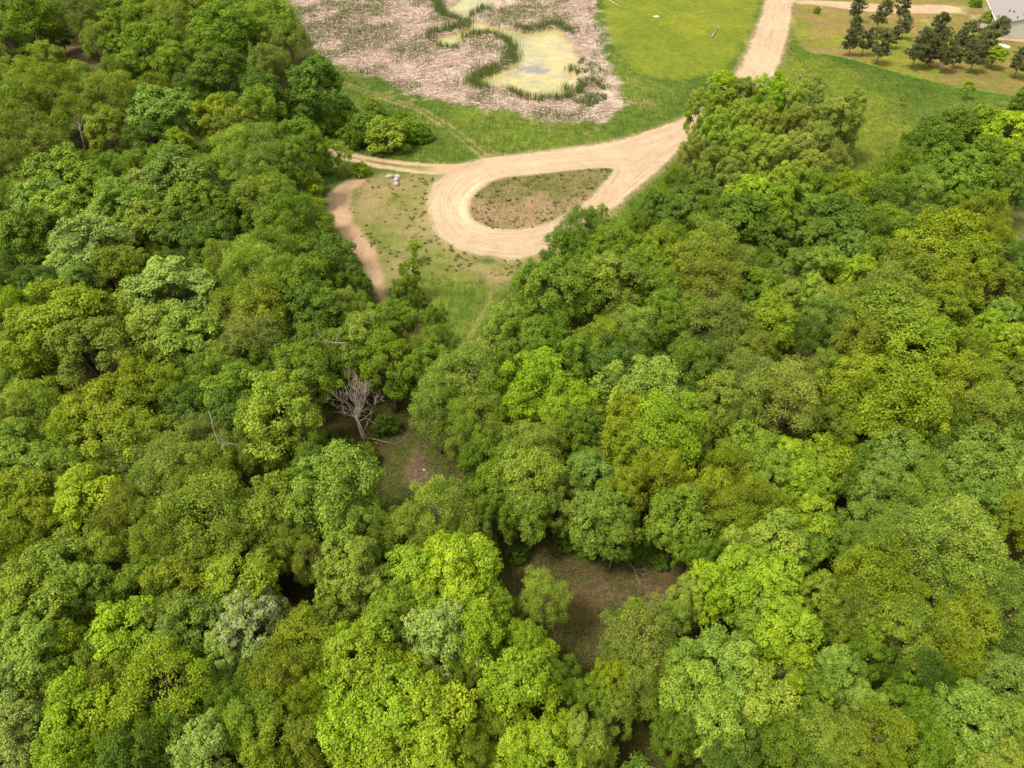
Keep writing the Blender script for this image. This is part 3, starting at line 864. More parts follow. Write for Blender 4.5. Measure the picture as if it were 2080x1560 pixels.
for e in T.replace("\n", "").split(";"):
    px, py, rp, code, cc = e.split()
    px, py, rp = float(px), float(py), float(rp)
    z = 1.5 if code == 'S' else (3 if code == 'Y' else 10)
    for _ in range(3):
        w = at(px, py, z)
        dep = to_px(w)[2]
        r = rp / FPX * dep
        if code == 'S':
            h = max(1.2, 1.75 * r)
            z = h * .5
        elif code == 'Y':
            h = max(2.5, 3.4 * r)
            z = h * .6
        elif code == 'P':
            h = 4.2 * r
            z = h * .56
        else:
            h = min(18, max(6, 6.5 + 1.85 * r))
            z = h * .60
    trees.append([code, cc, w[0], w[1], r, h, px, py])
n_seen = len(trees)
HIDDEN = set(int(v) for v in """34 61 63 150 164 173 180 230 232 234 244 298 300 327 344 362 366 393 397 402 407 425 439 453 488 503 512 516 519 531 556 564 607 639 662 667 677 696 710 749 750 754 779 792 804 813 815 849 858 860 864 877 882 917 939 948 965 975 993 1009 1044 1060 1076 1099 1115 1147 1190 1211 1239 1243 1311 1357 1365 1397 1406 1461 1488 1510 1548 1551 1570 1575 1580 1603 1696 1704 1707 1769 1784 1818 1825 1899 1931 1951 2011 2036 2038 2041 2052 2058 2094 2111 2115 2116 2177 2179 2236 2272 2295 2303 2304 2433 2575 2585 2594 2596 2665 2700 2704 2731 2745 2805 2825 2854 2880 2900 2937 2971 2977 2987 3166 3187 3218 3222 3240 3251 3322 3324 3413 3437 3516 3545 3581 3594 3616 3731 3783 3789 3807 3938 3967 4077 4124 4230 4270 4379 4481 4546 4592 4601 4668 4909 4936 5075 5111 5120 5276 5302 5382 5516 5618 5676 5729 5935 5963 6001 6015 6129 6192 6662 6670 7196 7207 7321 7330 7389 7805 7936 8077 8183 8229 8488 8629 8662 8705 8768 8866 8965 8984""".split())
fill_ids = []
# younger trees filling the wood between them, where the ground would otherwise show
P = np.array([(t[2], t[3], t[4]) for t in trees])
frng = np.random.default_rng(99)
cand = np.stack([frng.uniform(-175, 185, 9000), frng.uniform(6, 250, 9000)], 1)
fill = 0
for ci, (x, y) in enumerate(cand):
    q = to_px((x, y, 0.0))
    if not (-170 < q[0] < 2250 and -40 < q[1] < 2050):
        continue
    dist = np.hypot(P[:, 0] - x, P[:, 1] - y)
    if (dist < P[:, 2] * .92 + 1.9).any():
        continue
    r = frng.uniform(2.2, 3.4)
    h = frng.uniform(7, 11)
    bad = False
    for zz, dx in ((0, 0), (h * .6, -r), (h * .6, r), (h, 0), (h * .9, 0), (h*.3, 0)):
        q2 = to_px((x + dx, y, zz))
        if any(inpoly(q2[0], q2[1], o) for o in OPEN):
            bad = True
            break
    if bad:
        continue
    if q[1] < 420 and q[0] > 580:
        continue
    qq = to_px((x, y, h * .63))
    inside = -40 < qq[0] < 2120 and qq[1] < 1620
    if not inside and frng.random() < .55:
        continue
    code = frng.choice(['O', 'A', 'M'], p=[.5, .3, .2])
    cc = frng.choice(['mg', 'dg', 'ol', 'ly', 'yo'], p=[.34, .22, .2, .14, .1])
    P = np.vstack([P, (x, y, r * 1.1)])
    fill += 1
    if ci in HIDDEN and -20 < qq[0] < 2100 and qq[1] < 1580:
        continue
    fill_ids.append(ci)
    trees.append([code, cc, x, y, r, h, qq[0], qq[1]])

# labels: look + where, by the nearest landmark in view
cnt = {}
meta = []
for t in trees:
    d = [(math.hypot(t[6] - lx, t[7] - ly), i) for i, (ln_, lx, ly) in enumerate(LAND)]
    dist, i = min(d)
    ln_, lx, ly = LAND[i]
    dx, dy = t[6] - lx, t[7] - ly
    if dist < 30:
        side = "at"
    elif abs(dx) > abs(dy):
        side = "right of" if dx > 0 else "left of"
    else:
        side = "below" if dy > 0 else "above"
    size = "small " if t[4] < 3.0 and t[0] not in 'SYP' else ("large " if t[4] > 5.4 else "")
    meta.append([(size, COLS[t[1]][1], SPEC[t[0]][1], t[0], side, ln_), dist])
order = sorted(range(len(trees)), key=lambda k: meta[k][1])
tot = {}
for k in order:
    tot[meta[k][0]] = tot.get(meta[k][0], 0) + 1
labels = [None] * len(trees)
for k in order:
    key = meta[k][0]
    cnt[key] = cnt.get(key, 0) + 1
    size, cname, form, code, side, ln_ = key
    noun = {"S": "shrub", "F": "tree"}.get(code, SPEC[code][0].split("_")[-1])
    s = "%s%s %s %s %s %s" % (size, form, cname, noun, side, ln_)
    if tot[key] > 1:
        s += ", %snearest such" % ORD[cnt[key] - 1]
    s = s.replace("white blossoming pale green", "white blossoming")
    if len(s.split()) > 16:
        s = s.replace(size, "", 1) if size else s
    if len(s.split()) > 16:
        s = s.replace(form + " ", "", 1)
    labels[k] = s
labels = {k: s for k, s in enumerate(labels)}

GROUP = {'M': "maples of the wood", 'O': "oaks of the wood", 'A': "ash trees of the wood", 'P': "poplars by the road", 'W': "willows by the marsh",
         'S': "shrubs at the wood's edges", 'Y': "young trees at the wood's edge", 'F': "white blossoming trees"}
CAT = {'S': "shrub"}
made = {}
roots = []
for k, (code, cc, x, y, r, h, px, py) in enumerate(trees):
    ms_, H0, R0 = PROTO[code]
    i = int(rng.integers(len(ms_)))
    root = empty(SPEC[code][0], (x, y, float(gz(x, y)) - .08), rng.uniform(0, 6.283))
    j = rng.uniform(.92, 1.08)
    near = min(math.hypot(px - a_, py - b_) for o_ in OPEN for a_, b_ in o_)
    j *= 1.08 if near > 2.0 * r * FPX / to_px((x, y, h * .6))[2] and code in 'MOAF' else 1.0
    roots.append(root)
    root.scale = (r / R0 * 1.06 * j, r / R0 * 1.06 * j, h / H0 * rng.uniform(.94, 1.06))
    tag(root, labels[k], CAT.get(code, "tree"), GROUP[code])
    base = np.array(COLS[cc][0]) * (1.20 if code == 'P' else 1.05)
    base = base * rng.uniform(.86, 1.14) * np.array((rng.uniform(.92, 1.08), 1, rng.uniform(.8, 1.25)))
    if (code, i) not in made:
        c = link("crown", ms_[i][0], root, base)
        b = link("trunk", ms_[i][1], root)
        made[(code, i)] = (c, b)
    else:
        for s in made[(code, i)]:
            o = s.copy()
            COL.objects.link(o)
            o.parent = root
            if o.name.startswith("crown"):
                o.color = (*base, 1)

# ------------------------------------------------------------------ pines on the lawn
def pine_meshes(seed):
    r = np.random.default_rng(seed)
    H = 8.0
    mb = MB()
    lean = r.normal(0, .25, 2)
    ax = lambda t: np.array((lean[0] * t * t * 2, lean[1] * t * t * 2, H * t))
    mb.add(tube([ax(t) for t in np.linspace(0, .97, 8)], list(np.linspace(.15, .03, 8)), 7))
    P_, N_, T_ = [], [], []
    for lv in np.linspace(.30, .98, 11):
        for b in range(5 if lv < .9 else 3):
            a = r.uniform(0, 6.283)
            ln = 1.9 * math.sin(min(1, (1.04 - lv) * 2.6) * 1.5) + .25
            ln *= r.uniform(.6, 1.15)
            s = ax(lv)
            e = s + np.array((math.cos(a) * ln, math.sin(a) * ln, ln * r.uniform(.1, .45)))
            mb.add(tube([s, (s + e) / 2 + (0, 0, -.08), e], [.045, .03, .012], 4))
            tt = r.normal(0, .1)
            for q in range(9):
                c = s + (e - s) * r.uniform(.4, 1.08) + r.normal(0, .16, 3)
                m = 40
                o = rdirs(r, m)
                P_.append(c + o * .2)
                N_.append(unit(np.cross(o, rdirs(r, m))))
                T_.append(np.clip(.5 + tt + r.normal(0, .16, m), 0, 1))
    p, n, t = np.concatenate(P_), np.concatenate(N_), np.concatenate(T_)
    V = leaf_quads(r, p, n, .30, .09)
    return mesh_np("crown", V, 4, np.arange(len(V)), M_NEEDLE, t), mb.build("trunk", M_BARK, smooth=True, link_it=False)


PINES = [(1745, 14, 1.0, "nearest the driveway's start"), (1791, 24, 1.15, "below the middle of the driveway"), (1836, 12, 1.1, "touching the driveway's near edge"),
         (1742, 54, 1.0, "thin pale one behind the utility box"), (1732, 82, .95, "beside the utility box"), (1760, 80, .95, "second right of the utility box"),
         (1793, 88, 1.2, "third right of the utility box"), (1818, 72, .8, "half bare, left of a leaning pine"), (1840, 50, .95, "standing alone below the driveway"),
         (1868, 92, 1.3, "full crowned at the group's left end"), (1880, 75, .9, "behind the group's left end"), (1914, 58, 1.35, "tall bare trunk at the group's back"),
         (1925, 108, 1.1, "at the front of the group"), (1950, 84, .9, "in the middle of the group"), (1965, 70, 1.15, "tilted, at the group's back"),
         (1985, 108, 1.1, "in the front right of the group"), (1996, 88, 1.1, "right of the group's middle"), (2022, 64, 1.35, "against the house's corner"),
         (2005, 75, 1.0, "left of the house's corner"), (1900, 100, 1.0, "low between the group's front trees"), (2077, 118, 1.1, "alone at the right frame edge"),
         (1886, 112, .75, "short, at the group's front left"), (1945, 113, .72, "short, at the group's front middle"), (1973, 98, .8, "short, deep in the group"), (2008, 98, .8, "short, left of the white tank"), (1908, 84, .9, "under the tallest pine")]
PMESH = [pine_meshes(300 + i) for i in range(4)]
pfirst = {}
for k, (px, py, s, where) in enumerate(PINES):
    s *= .84
    h = 8.0 * s
    w = at(px, py, h * .62)
    root = empty("pine_tree", (w[0], w[1], float(gz(w[0], w[1])) - .05), rng.uniform(0, 6.28))
    root.scale = (s * 1.12, s * 1.12, s)
    tag(root, "dark pine on the lawn, " + where, "tree", "pines on the dry lawn")
    i = k % 4
    colr = np.array((.150, .170, .062)) * rng.uniform(.85, 1.3)
    if i not in pfirst:
        pfirst[i] = (link("crown", PMESH[i][0], root, colr), link("trunk", PMESH[i][1], root))
    else:
        for s_ in pfirst[i]:
            o = s_.copy()
            COL.objects.link(o)
            o.parent = root
            if o.name.startswith("crown"):
                o.color = (*colr, 1)

# single young plants on the lawn and right field
for px, py, rp, code, cc, lb in ((2021, 118, 20, 'M', 'by', "bright lime young tree in front of the white tank"), (2006, 42, 15, 'S', 'yo', "yellow-green bush at the house's west wall"),
                                 (1983, 6, 11, 'S', 'mg', "dark green bush at the top of the west wall"), (1660, 19, 7, 'S', 'mg', "small dark bush alone on the lawn by the road"),
                                 (1962, 193, 12, 'Y', 'by', "small lime sapling in the right-hand field"), (1832, 206, 7, 'Y', 'yo', "tiny yellow sapling in the middle of the right-hand field"),
                                 (1926, 228, 9, 'S', 'mg', "low green tuft below the lime sapling")):
    ms_, H0, R0 = PROTO[code]
    z = 2.5 if code == 'M' else 1.0
    w = at(px, py, z)
    r = rp / FPX * to_px(w)[2]
    root = empty("young_tree" if code != 'S' else "shrub", (w[0], w[1], float(gz(w[0], w[1])) - .05), rng.uniform(0, 6.28))
    hz = {'M': 5.5, 'S': 1.7 * r, 'Y': 3.2 * r}[code]
    root.scale = (r / R0, r / R0, hz / H0)
    tag(root, lb, "tree" if code != 'S' else "shrub", "young plants on the lawn")
    for s_ in made[(code, 0)] if (code, 0) in made else [link("crown", ms_[0][0]), link("trunk", ms_[0][1])]:
        o = s_.copy()
        COL.objects.link(o)
        o.parent = root
        if o.name.startswith("crown"):
            o.color = (*(np.array(COLS[cc][0]) * 1.1), 1)

# ------------------------------------------------------------------ the bare dead tree and dead limbs
def grow(mb, r, p, d, length, rad, depth, gnarl=.16):
    pts, rr = [p], [rad]
    n = 5
    for i in range(n):
        d = unit(d + r.normal(0, gnarl, 3) + np.array((0, 0, .09)))
        p = p + d * length / n
        pts.append(p)
        rr.append(max(.011, rad * (1 - .62 * (i + 1) / n)))
    mb.add(tube(pts, rr, 6 if rad > .05 else 4, cap=False))
    if depth == 0:
        return
    for i in range(2 if depth > 1 else 3):
        k = int(r.integers(2, n + 1))
        nd = unit(d + r.normal(0, .48, 3) + np.array((0, 0, .12)))
        grow(mb, r, pts[k], nd, length * r.uniform(.55, .8), rr[k] * .75, depth - 1, gnarl)
    grow(mb, r, pts[-1], unit(d + r.normal(0, .2, 3)), length * .65, rr[-1] * .9, depth - 1, gnarl)


r = np.random.default_rng(5)
b = at(742, 900)
dead = tag(empty("dead_tree", (b[0], b[1], float(gz(b[0], b[1])) - .05)), "leafless grey dead tree with fanned branches in a forest gap", "tree")
mb = MB()
mb.add(tube([(0, 0, 0), (-.15, 0, 1.2), (-.3, .05, 2.6), (-.42, .1, 3.9), (-.5, .1, 4.8)], [.24, .19, .165, .14, .10], 9))
mb.add(tube([(.2, -.05, .0), (.12, -.1, 1.4), (-.05, -.15, 2.8), (-.3, -.1, 4.0)], [.12, .10, .085, .06], 7))
mb.build("trunk", M_DEAD, dead, smooth=True)
for i in range(12):
    a = i * 2.4
    t = i / 11
    base = np.array((-.40 - .08 * t, .1, 3.3 + 1.5 * t))
    el = .42 + .95 * t
    d = np.array((math.cos(a) * math.cos(el), math.sin(a) * math.cos(el), math.sin(el)))
    mb = MB()
    grow(mb, r, base, d, r.uniform(1.7, 2.7), .042, 3, .15)
    mb.build("branch", M_DEAD, dead, smooth=True)


def bare_limb(name, pts_px, rad, label, twigs=5, seed=1, cat="branch"):
    """a dead limb following points (px, py, z)"""
    r_ = np.random.default_rng(seed)
    p = np.array([at(a, b_, c) for a, b_, c in pts_px])
    o = p[0].copy()
    root = empty(name, o)
    q = p - o
    mb_ = MB()
    n = len(q)
    mb_.add(tube(q, [rad * (1 - .75 * i / (n - 1)) for i in range(n)], 6))
    mb_.build("limb", M_DEAD, root, smooth=True)
    if twigs:
        mb2 = MB()
        for _ in range(twigs):
            k = int(r_.integers(n // 2, n))
            grow(mb2, r_, q[k], unit(q[k] - q[k - 1] + r_.normal(0, .6, 3)), r_.uniform(.8, 1.6), rad * .35, 1, .2)
        mb2.build("twig", M_DEAD, root, smooth=True)
    tag(root, label, cat, "bare dead limbs in the wood")


bare_limb("dead_branch", [(712, 908, .1), (702, 893, 1.0), (688, 887, 1.6), (672, 888, 1.5), (658, 895, .9), (648, 902, .3)], .085, "arched bare branch on the ground left of the dead tree", 6, 2)
bare_limb("dead_branch", [(742, 889, .35), (765, 893, .4), (785, 898, .5), (802, 901, .3)], .05, "thin straight dead stick right of the dead tree's foot", 2, 3)
bare_limb("dead_branch", [(486, 905, 13.0), (470, 901, 13.6), (458, 903, 14.2), (444, 898, 15.0), (436, 880, 16.0)], .07, "bare limb poking out of a crown left of the dead tree", 3, 4)
bare_limb("dead_branch", [(708, 696, 14.0), (695, 697, 14.3), (680, 696, 14.5), (664, 694, 14.9)], .065, "thin pale limb above the dead tree's top", 3, 6)
bare_limb("dead_branch", [(172, 300, 12.0), (168, 285, 13.5), (163, 265, 15.0), (160, 245, 16.5)], .09, "bare grey crown top near the left edge", 9, 7)
bare_limb("dead_branch", [(1275, 1135, .1), (1287, 1155, .5), (1296, 1178, .2)], .05, "thin dead stem lying in the lower clearing", 3, 11)
bare_limb("fallen_log", [(1446, 74, .2), (1452, 66, .3), (1457, 58, .2)], .22, "short pale log lying in the mown field", 2, 12, "log")
bare_limb("fallen_log", [(666, 398, .15), (670, 394, .2), (675, 387, .2)], .22, "grey log at the start of the dirt path", 0, 13, "log")
bare_limb("fallen_log", [(1238, 1, .2), (1250, 8, .2), (1263, 15, .2)], .18, "dark thin log at the mown field's left edge", 0, 14, "log")


# ------------------------------------------------------------------ boulders
def rock_mesh(seed, sx, sy, sz):
    r_ = np.random.default_rng(seed)
    V, F = [], []
    nu, nv = 12, 7
    for j in range(nv + 1):
        th = math.pi * j / nv
        for i in range(nu):
            ph = 2 * math.pi * i / nu
            d = np.array((math.sin(th) * math.cos(ph), math.sin(th) * math.sin(ph), math.cos(th)))
            k = 1 + .32 * float(fbm(np.array([d[0] * 1.6 + seed]), np.array([d[1] * 1.6 + d[2] * 1.7]), seed, 3)[0]) * 1.6
            V.append(d * k * (sx, sy, sz))
    for j in range(nv):
        for i in range(nu):
            a, b_ = j * nu + i, j * nu + (i + 1) % nu
            F.append((a, a + nu, b_ + nu, b_))
    m = MB()
    m.add((V, F))
    return m


for k, (px, py, sx, sy, rz, lb) in enumerate(((792, 359.5, .85, .42, .45, "long white boulder, left one of the four by the lane"), (807.5, 359.5, .62, .42, -.3, "white boulder at the top right of the four by the lane"),
                                               (805, 366.5, .5, .5, .8, "pointed white boulder in the middle of the four by the lane"), (804.5, 375, .58, .5, 0, "round white boulder nearest the viewer of the four"))):
    w = at(px, py, .2)
    o = rock_mesh(21 + k * 3, sx, sy, .48).build("boulder", M_ROCK, smooth=True)
    o.location = (w[0], w[1], float(gz(w[0], w[1])) + .22)
    o.rotation_euler = (0, 0, rz)
    tag(o, lb, "boulder", "white boulders by the lane")
for k, (px, py, s, lb) in enumerate(((1333, 34, .75, "flat tan rock in the middle of the mown field"), (862, 955, .14, "small white stone on the small dirt clearing"))):
    w = at(px, py, .1)
    o = rock_mesh(60 + k, s * 1.4, s, s * .4).build("rock", simple_mat("tan_rock", (.42, .34, .26), (.60, .5, .4), 2, .9, .3), smooth=True)
    o.location = (w[0], w[1], .12)
    tag(o, lb, "rock")

# ------------------------------------------------------------------ house at the top right
M_SIDING = simple_mat("pale_siding", (.36, .36, .31), (.41, .41, .36), .6, .6)
M_ROOF = simple_mat("grey_shingle_roof", (.215, .198, .203), (.26, .242, .248), 1.5, .85, .2, (1, 6, 1))
M_TRIM = simple_mat("white_trim", (.66, .63, .58), (.72, .69, .66), 2, .5)
M_DARK = simple_mat("dark_vent", (.06, .055, .06), (.11, .10, .11), 4, .6)
M_DECK = simple_mat("weathered_deck", (.25, .20, .165), (.40, .33, .28), 3, .85, .2, (1, 8, 1))
M_WHITE = simple_mat("white_paint", (.52, .52, .52), (.60, .60, .59), 2, .4)
M_GREYM = simple_mat("grey_metal", (.34, .36, .38), (.46, .48, .50), 4, .45, 0, (1, 1, 1), .5, .3)
M_MULCH = simple_mat("brown_mulch", (.30, .19, .14), (.42, .29, .21), 2.5, .95, .5)
M_GLASS = simple_mat("window_glass", (.03, .035, .04), (.05, .055, .06), 1, .08, 0, (1, 1, 1), .8)
EAVE, HALF, RISE, LEN = 3.4, 8.2, 2.3, 26.0
e0 = at(2026, 48, EAVE)
e1 = at(2005, 0, EAVE)
ang = math.atan2(e1[1] - e0[1], e1[0] - e0[0]) - math.pi / 2     # local +Y runs along the eave, away from the viewer
house = empty("house", (e0[0], e0[1], 0), ang)
tag(house, "pale sided house with grey gabled roof at the top right corner", "house")
ov = .45
mb = MB()
x0, x1, y0, y1 = ov, 2 * HALF - ov, ov, LEN
pk = EAVE + RISE - .18
V = [(x0, y0, -.3), (x1, y0, -.3), (x1, y0, EAVE - .05), (HALF, y0, pk), (x0, y0, EAVE - .05), (x0, y1, -.3), (x1, y1, -.3), (x1, y1, EAVE - .05), (HALF, y1, pk), (x0, y1, EAVE - .05)]
mb.add((V, [(0, 1, 2, 3, 4), (9, 8, 7, 6, 5), (0, 4, 9, 5), (1, 6, 7, 2)]))
mb.build("wall", M_SIDING, house)
# siding courses on the gable and the west wall
mb = MB()
for i in range(10):
    z = .25 + i * .32
    mb.box((HALF, y0 - .012, z), (2 * HALF - 2 * ov - .02, .02, .03))
    mb.box((x0 - .012, (y0 + y1) / 2, z), (.02, y1 - y0 - .02, .03))
sid = mb.build("siding", M_SIDING, house)
sid["kind"] = "stuff"
mb = MB()
for sgn in (0, 1):
    xa = 0 if sgn == 0 else 2 * HALF
    V = [(xa, 0, EAVE), (HALF, 0, EAVE + RISE), (HALF, LEN + ov, EAVE + RISE), (xa, LEN + ov, EAVE)]
    V2 = [(a, b_, c - .14) for a, b_, c in V]
    mb.add((V + V2, [(0, 1, 2, 3), (7, 6, 5, 4), (0, 4, 5, 1), (1, 5, 6, 2), (2, 6, 7, 3), (3, 7, 4, 0)]))
roof = mb.build("roof", M_ROOF, house)
mb = MB()
mb.add(tube([(HALF, -.03, EAVE + RISE + .02), (HALF, LEN + ov + .03, EAVE + RISE + .02)], [.13, .13], 6))
mb.build("ridge_cap", M_TRIM, roof)
mb = MB()
mb.box((-.07, (LEN + ov) / 2, EAVE - .07), (.12, LEN + ov, .15))
mb.build("gutter", M_TRIM, house)
for vx, vy in ((3.6, 9.5), (4.4, 8.0), (4.5, 2.0), (6.2, 3.9)):
    mb = MB()
    zz = EAVE + RISE * vx / HALF
    mb.add(tube([(vx, vy, zz - .1), (vx, vy, zz + .45)], [.16, .16], 8))
    mb.add(tube([(vx, vy, zz + .42), (vx, vy, zz + .52)], [.26, .2], 8))
    mb.build("roof_vent", M_DARK, roof)
for wx, wz, ww, wh, side in ((9.5, 1.7, 1.4, 1.1, 's'), (7.0, 1.6, 1.2, 1.2, 'w'), (13.0, 1.6, 1.6, 1.2, 'w')):
    m1, m2 = MB(), MB()
    if side == 's':
        m1.box((wx, y0 - .03, wz), (ww + .2, .06, wh + .2))
        m2.box((wx, y0 - .065, wz), (ww, .02, wh))
    else:
        m1.box((x0 - .03, wx, wz), (.06, ww + .2, wh + .2))
        m2.box((x0 - .065, wx, wz), (.02, ww, wh))
    f = m1.build("window", M_TRIM, house)
    m2.build("pane", M_GLASS, f)
# deck on the west wall
deck = empty("deck", tuple(house.matrix_basis @ Vector((-3.9, 6.2, 0))), ang)
tag(deck, "weathered wooden deck with railings on the house's west wall", "deck")
bpy.context.view_layer.update()
deck.location = house.matrix_world @ Vector((-3.9, 6.0, 0))
pm = MB()
pm.box((0, 0, 0), (3.9, .29, .05))
pmesh = pm.build("plank", M_DECK, link_it=False)
for i in range(16):
    o = link("plank", pmesh, deck)
    o.location = (2.15, .16 + i * .31, .62)
for i, (a, b_) in enumerate(((.25, .05), (.25, 2.5), (.25, 4.95), (2.2, .05), (4.05, .05), (2.2, 4.95), (4.05, 4.95))):
    MB().box((a, b_, .8), (.12, .12, 1.6)).build("post", M_DECK, deck)
for a, b_, sx, sy in ((.25, 2.5, .09, 5.0), (2.15, .05, 3.9, .09), (2.15, 4.95, 3.9, .09)):
    for z in (1.58, 1.2):
        MB().box((a, b_, z), (sx, sy, .08)).build("rail", M_DECK, deck)
MB().box((2.15, 2.5, .45), (3.85, 4.9, .12)).build("joist_frame", M_DECK, deck)
gr_ = empty("grill", deck.matrix_basis @ Vector((1.2, 3.8, .65)), ang)
tag(gr_, "dark covered grill standing on the deck", "grill")
MB().box((0, 0, .4), (.9, .5, .7)).build("cabinet", M_DARK, gr_)
MB().add(tube([(-.45, 0, .8), (-.2, 0, .98), (.2, 0, .98), (.45, 0, .8)], [.22, .3, .3, .22], 10)).build("lid", M_DARK, gr_, smooth=True)
# bed along the south wall, air conditioner, tank
def house_pt(x, y, z=0):
    return house.matrix_world @ Vector((x, y, z))


bed = MB().box((HALF, -.9, -.04), (2 * HALF + .6, 2.4, .22)).build("mulch_bed", M_MULCH)
bed.matrix_world = house.matrix_world
tag(bed, "brown mulch bed along the house's south wall", "mulch bed", kind="structure")
ac = empty("air_conditioner", house_pt(3.3, -.55, .06), ang)
tag(ac, "grey air conditioner unit by the house's south wall", "air conditioner")
MB().box((0, 0, .48), (.95, .95, .9)).build("cabinet", M_GREYM, ac)
MB().add(tube([(0, 0, .92), (0, 0, 1.0)], [.4, .36], 12)).build("fan_grille", M_DARK, ac)
tk = empty("propane_tank", at(2035, 103), R(-50))
tag(tk, "white rounded tank on the lawn behind the lime tree", "tank")
MB().add(tube([(-1.6, 0, .95), (-1.45, 0, .95), (-1.15, 0, .95), (1.15, 0, .95), (1.45, 0, .95), (1.6, 0, .95)], [.08, .42, .58, .58, .42, .08], 14)).build("vessel", M_WHITE, tk, smooth=True)
for s in (-.8, .8):
    MB().box((s, 0, .2), (.18, .8, .45)).build("leg", M_GREYM, tk)
MB().add(tube([(0, 0, 1.5), (0, 0, 1.68)], [.2, .17], 8)).build("valve_dome", M_WHITE, tk)
ub = empty("utility_box", at(1718, 93), R(10))
tag(ub, "grey utility box beside the leftmost front pine", "utility box")
MB().box((0, 0, .55), (1.0, .8, 1.1)).build("cabinet", M_GREYM, ub)
MB().box((0, 0, 1.13), (1.1, .9, .08)).build("lid", M_WHITE, ub)
mbx = empty("mailbox", at(1616, 5), R(20))
tag(mbx, "dark mailbox on a post at the driveway's entrance", "mailbox")
MB().box((0, 0, .5), (.12, .12, 1.1)).build("post", M_DECK, mbx)
MB().box((0, 0, 1.2), (.35, .6, .35)).build("box", M_DARK, mbx)
sp = empty("marker_post", at(1624, 161), 0)
tag(sp, "short dark marker post in the grass right of the road", "post")
MB().box((0, 0, .4), (.3, .3, .8)).build("post", M_DARK, sp)
MB().box((0, 0, .83), (.36, .36, .06)).build("cap", M_GREYM, sp)

# ------------------------------------------------------------------ straw, cattails, grass, weeds, undergrowth (uncountable)
def to_grid(val, x, y):
    i = np.clip(np.searchsorted(gx, x), 0, nx_ - 1)
    j = np.clip(np.searchsorted(gy, y), 0, ny_ - 1)
    return val[j * nx_ + i]


def blades(name, pos, dirn, length, width, color, tint, label, cat, mat=M_STEM, curve=.25):
    """upright or lying strips, two quads each"""
    n = len(pos)
    d = unit(dirn)
    side = unit(np.cross(d, unit(rng.normal(size=(n, 3)) + (0, 0, .01))))
    L_, w_ = np.broadcast_to(length, (n,))[:, None], np.broadcast_to(width, (n,))[:, None]
    bend = np.stack([rng.normal(0, 1, n), rng.normal(0, 1, n), -np.abs(rng.normal(0, .5, n))], 1) * curve * L_
    m_ = pos + d * L_ * .55
    e = pos + d * L_ + bend
    V = np.stack([pos - side * w_ / 2, pos + side * w_ / 2, m_ + side * w_ * .45, m_ - side * w_ * .45, e + side * w_ * .12, e - side * w_ * .12], 1).reshape(-1, 3)
    b0 = (np.arange(n) * 6)[:, None]
    F = np.concatenate([b0 + np.array([0, 1, 2, 3]), b0 + np.array([3, 2, 4, 5])], 1).reshape(-1)
    me = mesh_np(name, V, 4, F, mat, np.repeat(np.clip(tint, 0, 1), 2))
    o = link(name, me, color=color)
    tag(o, label, cat, kind="stuff")
    return o


def scatter(n, x0, x1, y0, y1, test):
    x, y = rng.uniform(x0, x1, n), rng.uniform(y0, y1, n)
    k = test(x, y)
    return x[k], y[k]


mlo, mhi = W['marsh'].min(0), W['marsh'].max(0)
# flattened straw
x, y = scatter(120000, -75, 50, mlo[1], 275, lambda x, y: (to_grid(ms, x, y) > .6) & (to_grid(pd, x, y) < -.2) & (to_grid(n_m * .7 + n_b * .6, x, y) < rng.uniform(-.05, .3, len(x))))
x, y = x[:42000], y[:42000]
a = fbm(x / 9, y / 9, 91) * 14 + rng.normal(0, .55, len(x))
d = np.stack([np.cos(a), np.sin(a), rng.uniform(-.02, .35, len(x))], 1)
blades("straw", np.stack([x, y, to_grid(Z, x, y) + rng.uniform(.02, .3, len(x))], 1), d, rng.uniform(.9, 2.3, len(x)), rng.uniform(.06, .15, len(x)), (.50, .395, .34),
       .5 + rng.normal(0, .30, len(x)), "pale flattened straw lying over the marsh", "straw", curve=.2)
# green cattails: fringe of the pond and patches in the straw
Zm = lambda x, y: to_grid(Z, x, y)
pen = lambda pts: poly_w([(560 + .3654 * a_, .3654 * b_) for a_, b_ in pts])
FR = [pen([(1040, 205), (1100, 190), (1180, 188), (1250, 205), (1300, 240), (1325, 290), (1315, 330), (1270, 370), (1190, 400), (1120, 435), (1080, 465), (1130, 490), (1200, 490)]),
      pen([(1300, 505), (1370, 545), (1440, 562), (1540, 558), (1640, 540), (1700, 490)]), pen([(1310, 150), (1400, 172), (1480, 155), (1560, 132), (1620, 170), (1660, 195)]),
      pen([(870, 225), (850, 210), (900, 180), (980, 165), (1050, 150), (1060, 120), (980, 100), (920, 70), (900, 20), (905, -40)]), pen([(880, 255), (960, 275), (1020, 268)]),
      pen([(1080, 95), (1140, 55), (1200, 45)]), pen([(1660, 380), (1620, 390)]), pen([(1600, 490), (1650, 500)])]
FW = [1.5, 1.3, 1.3, 1.6, .9, .8, .9, 1.2]
fx, fy = [], []
for pl_, wd in zip(FR, FW):
    for a_, b_ in zip(pl_[:-1], pl_[1:]):
        n = int(np.hypot(*(b_ - a_)) * 42 * wd) + 1
        t = rng.random(n)[:, None]
        q = a_ + (b_ - a_) * t + rng.normal(0, wd * .7, (n, 2))
        q = q[fbm(q[:, 0] / 1.6, q[:, 1] / 1.6, 57, 3) > rng.uniform(-.30, .16, n)]
        fx.append(q[:, 0])
        fy.append(q[:, 1])
x1, y1 = scatter(90000, -75, 50, mlo[1], 275, lambda x, y: (to_grid(ms, x, y) > .5) & (to_grid(pd, x, y) < 0) & (1.5 * fbm(x / 7, y / 9, 121) + to_grid(.4 * n_m + .3 * n_f, x, y) + .10 * sstep(10, -50, x) > rng.uniform(-.10, .32, len(x))))
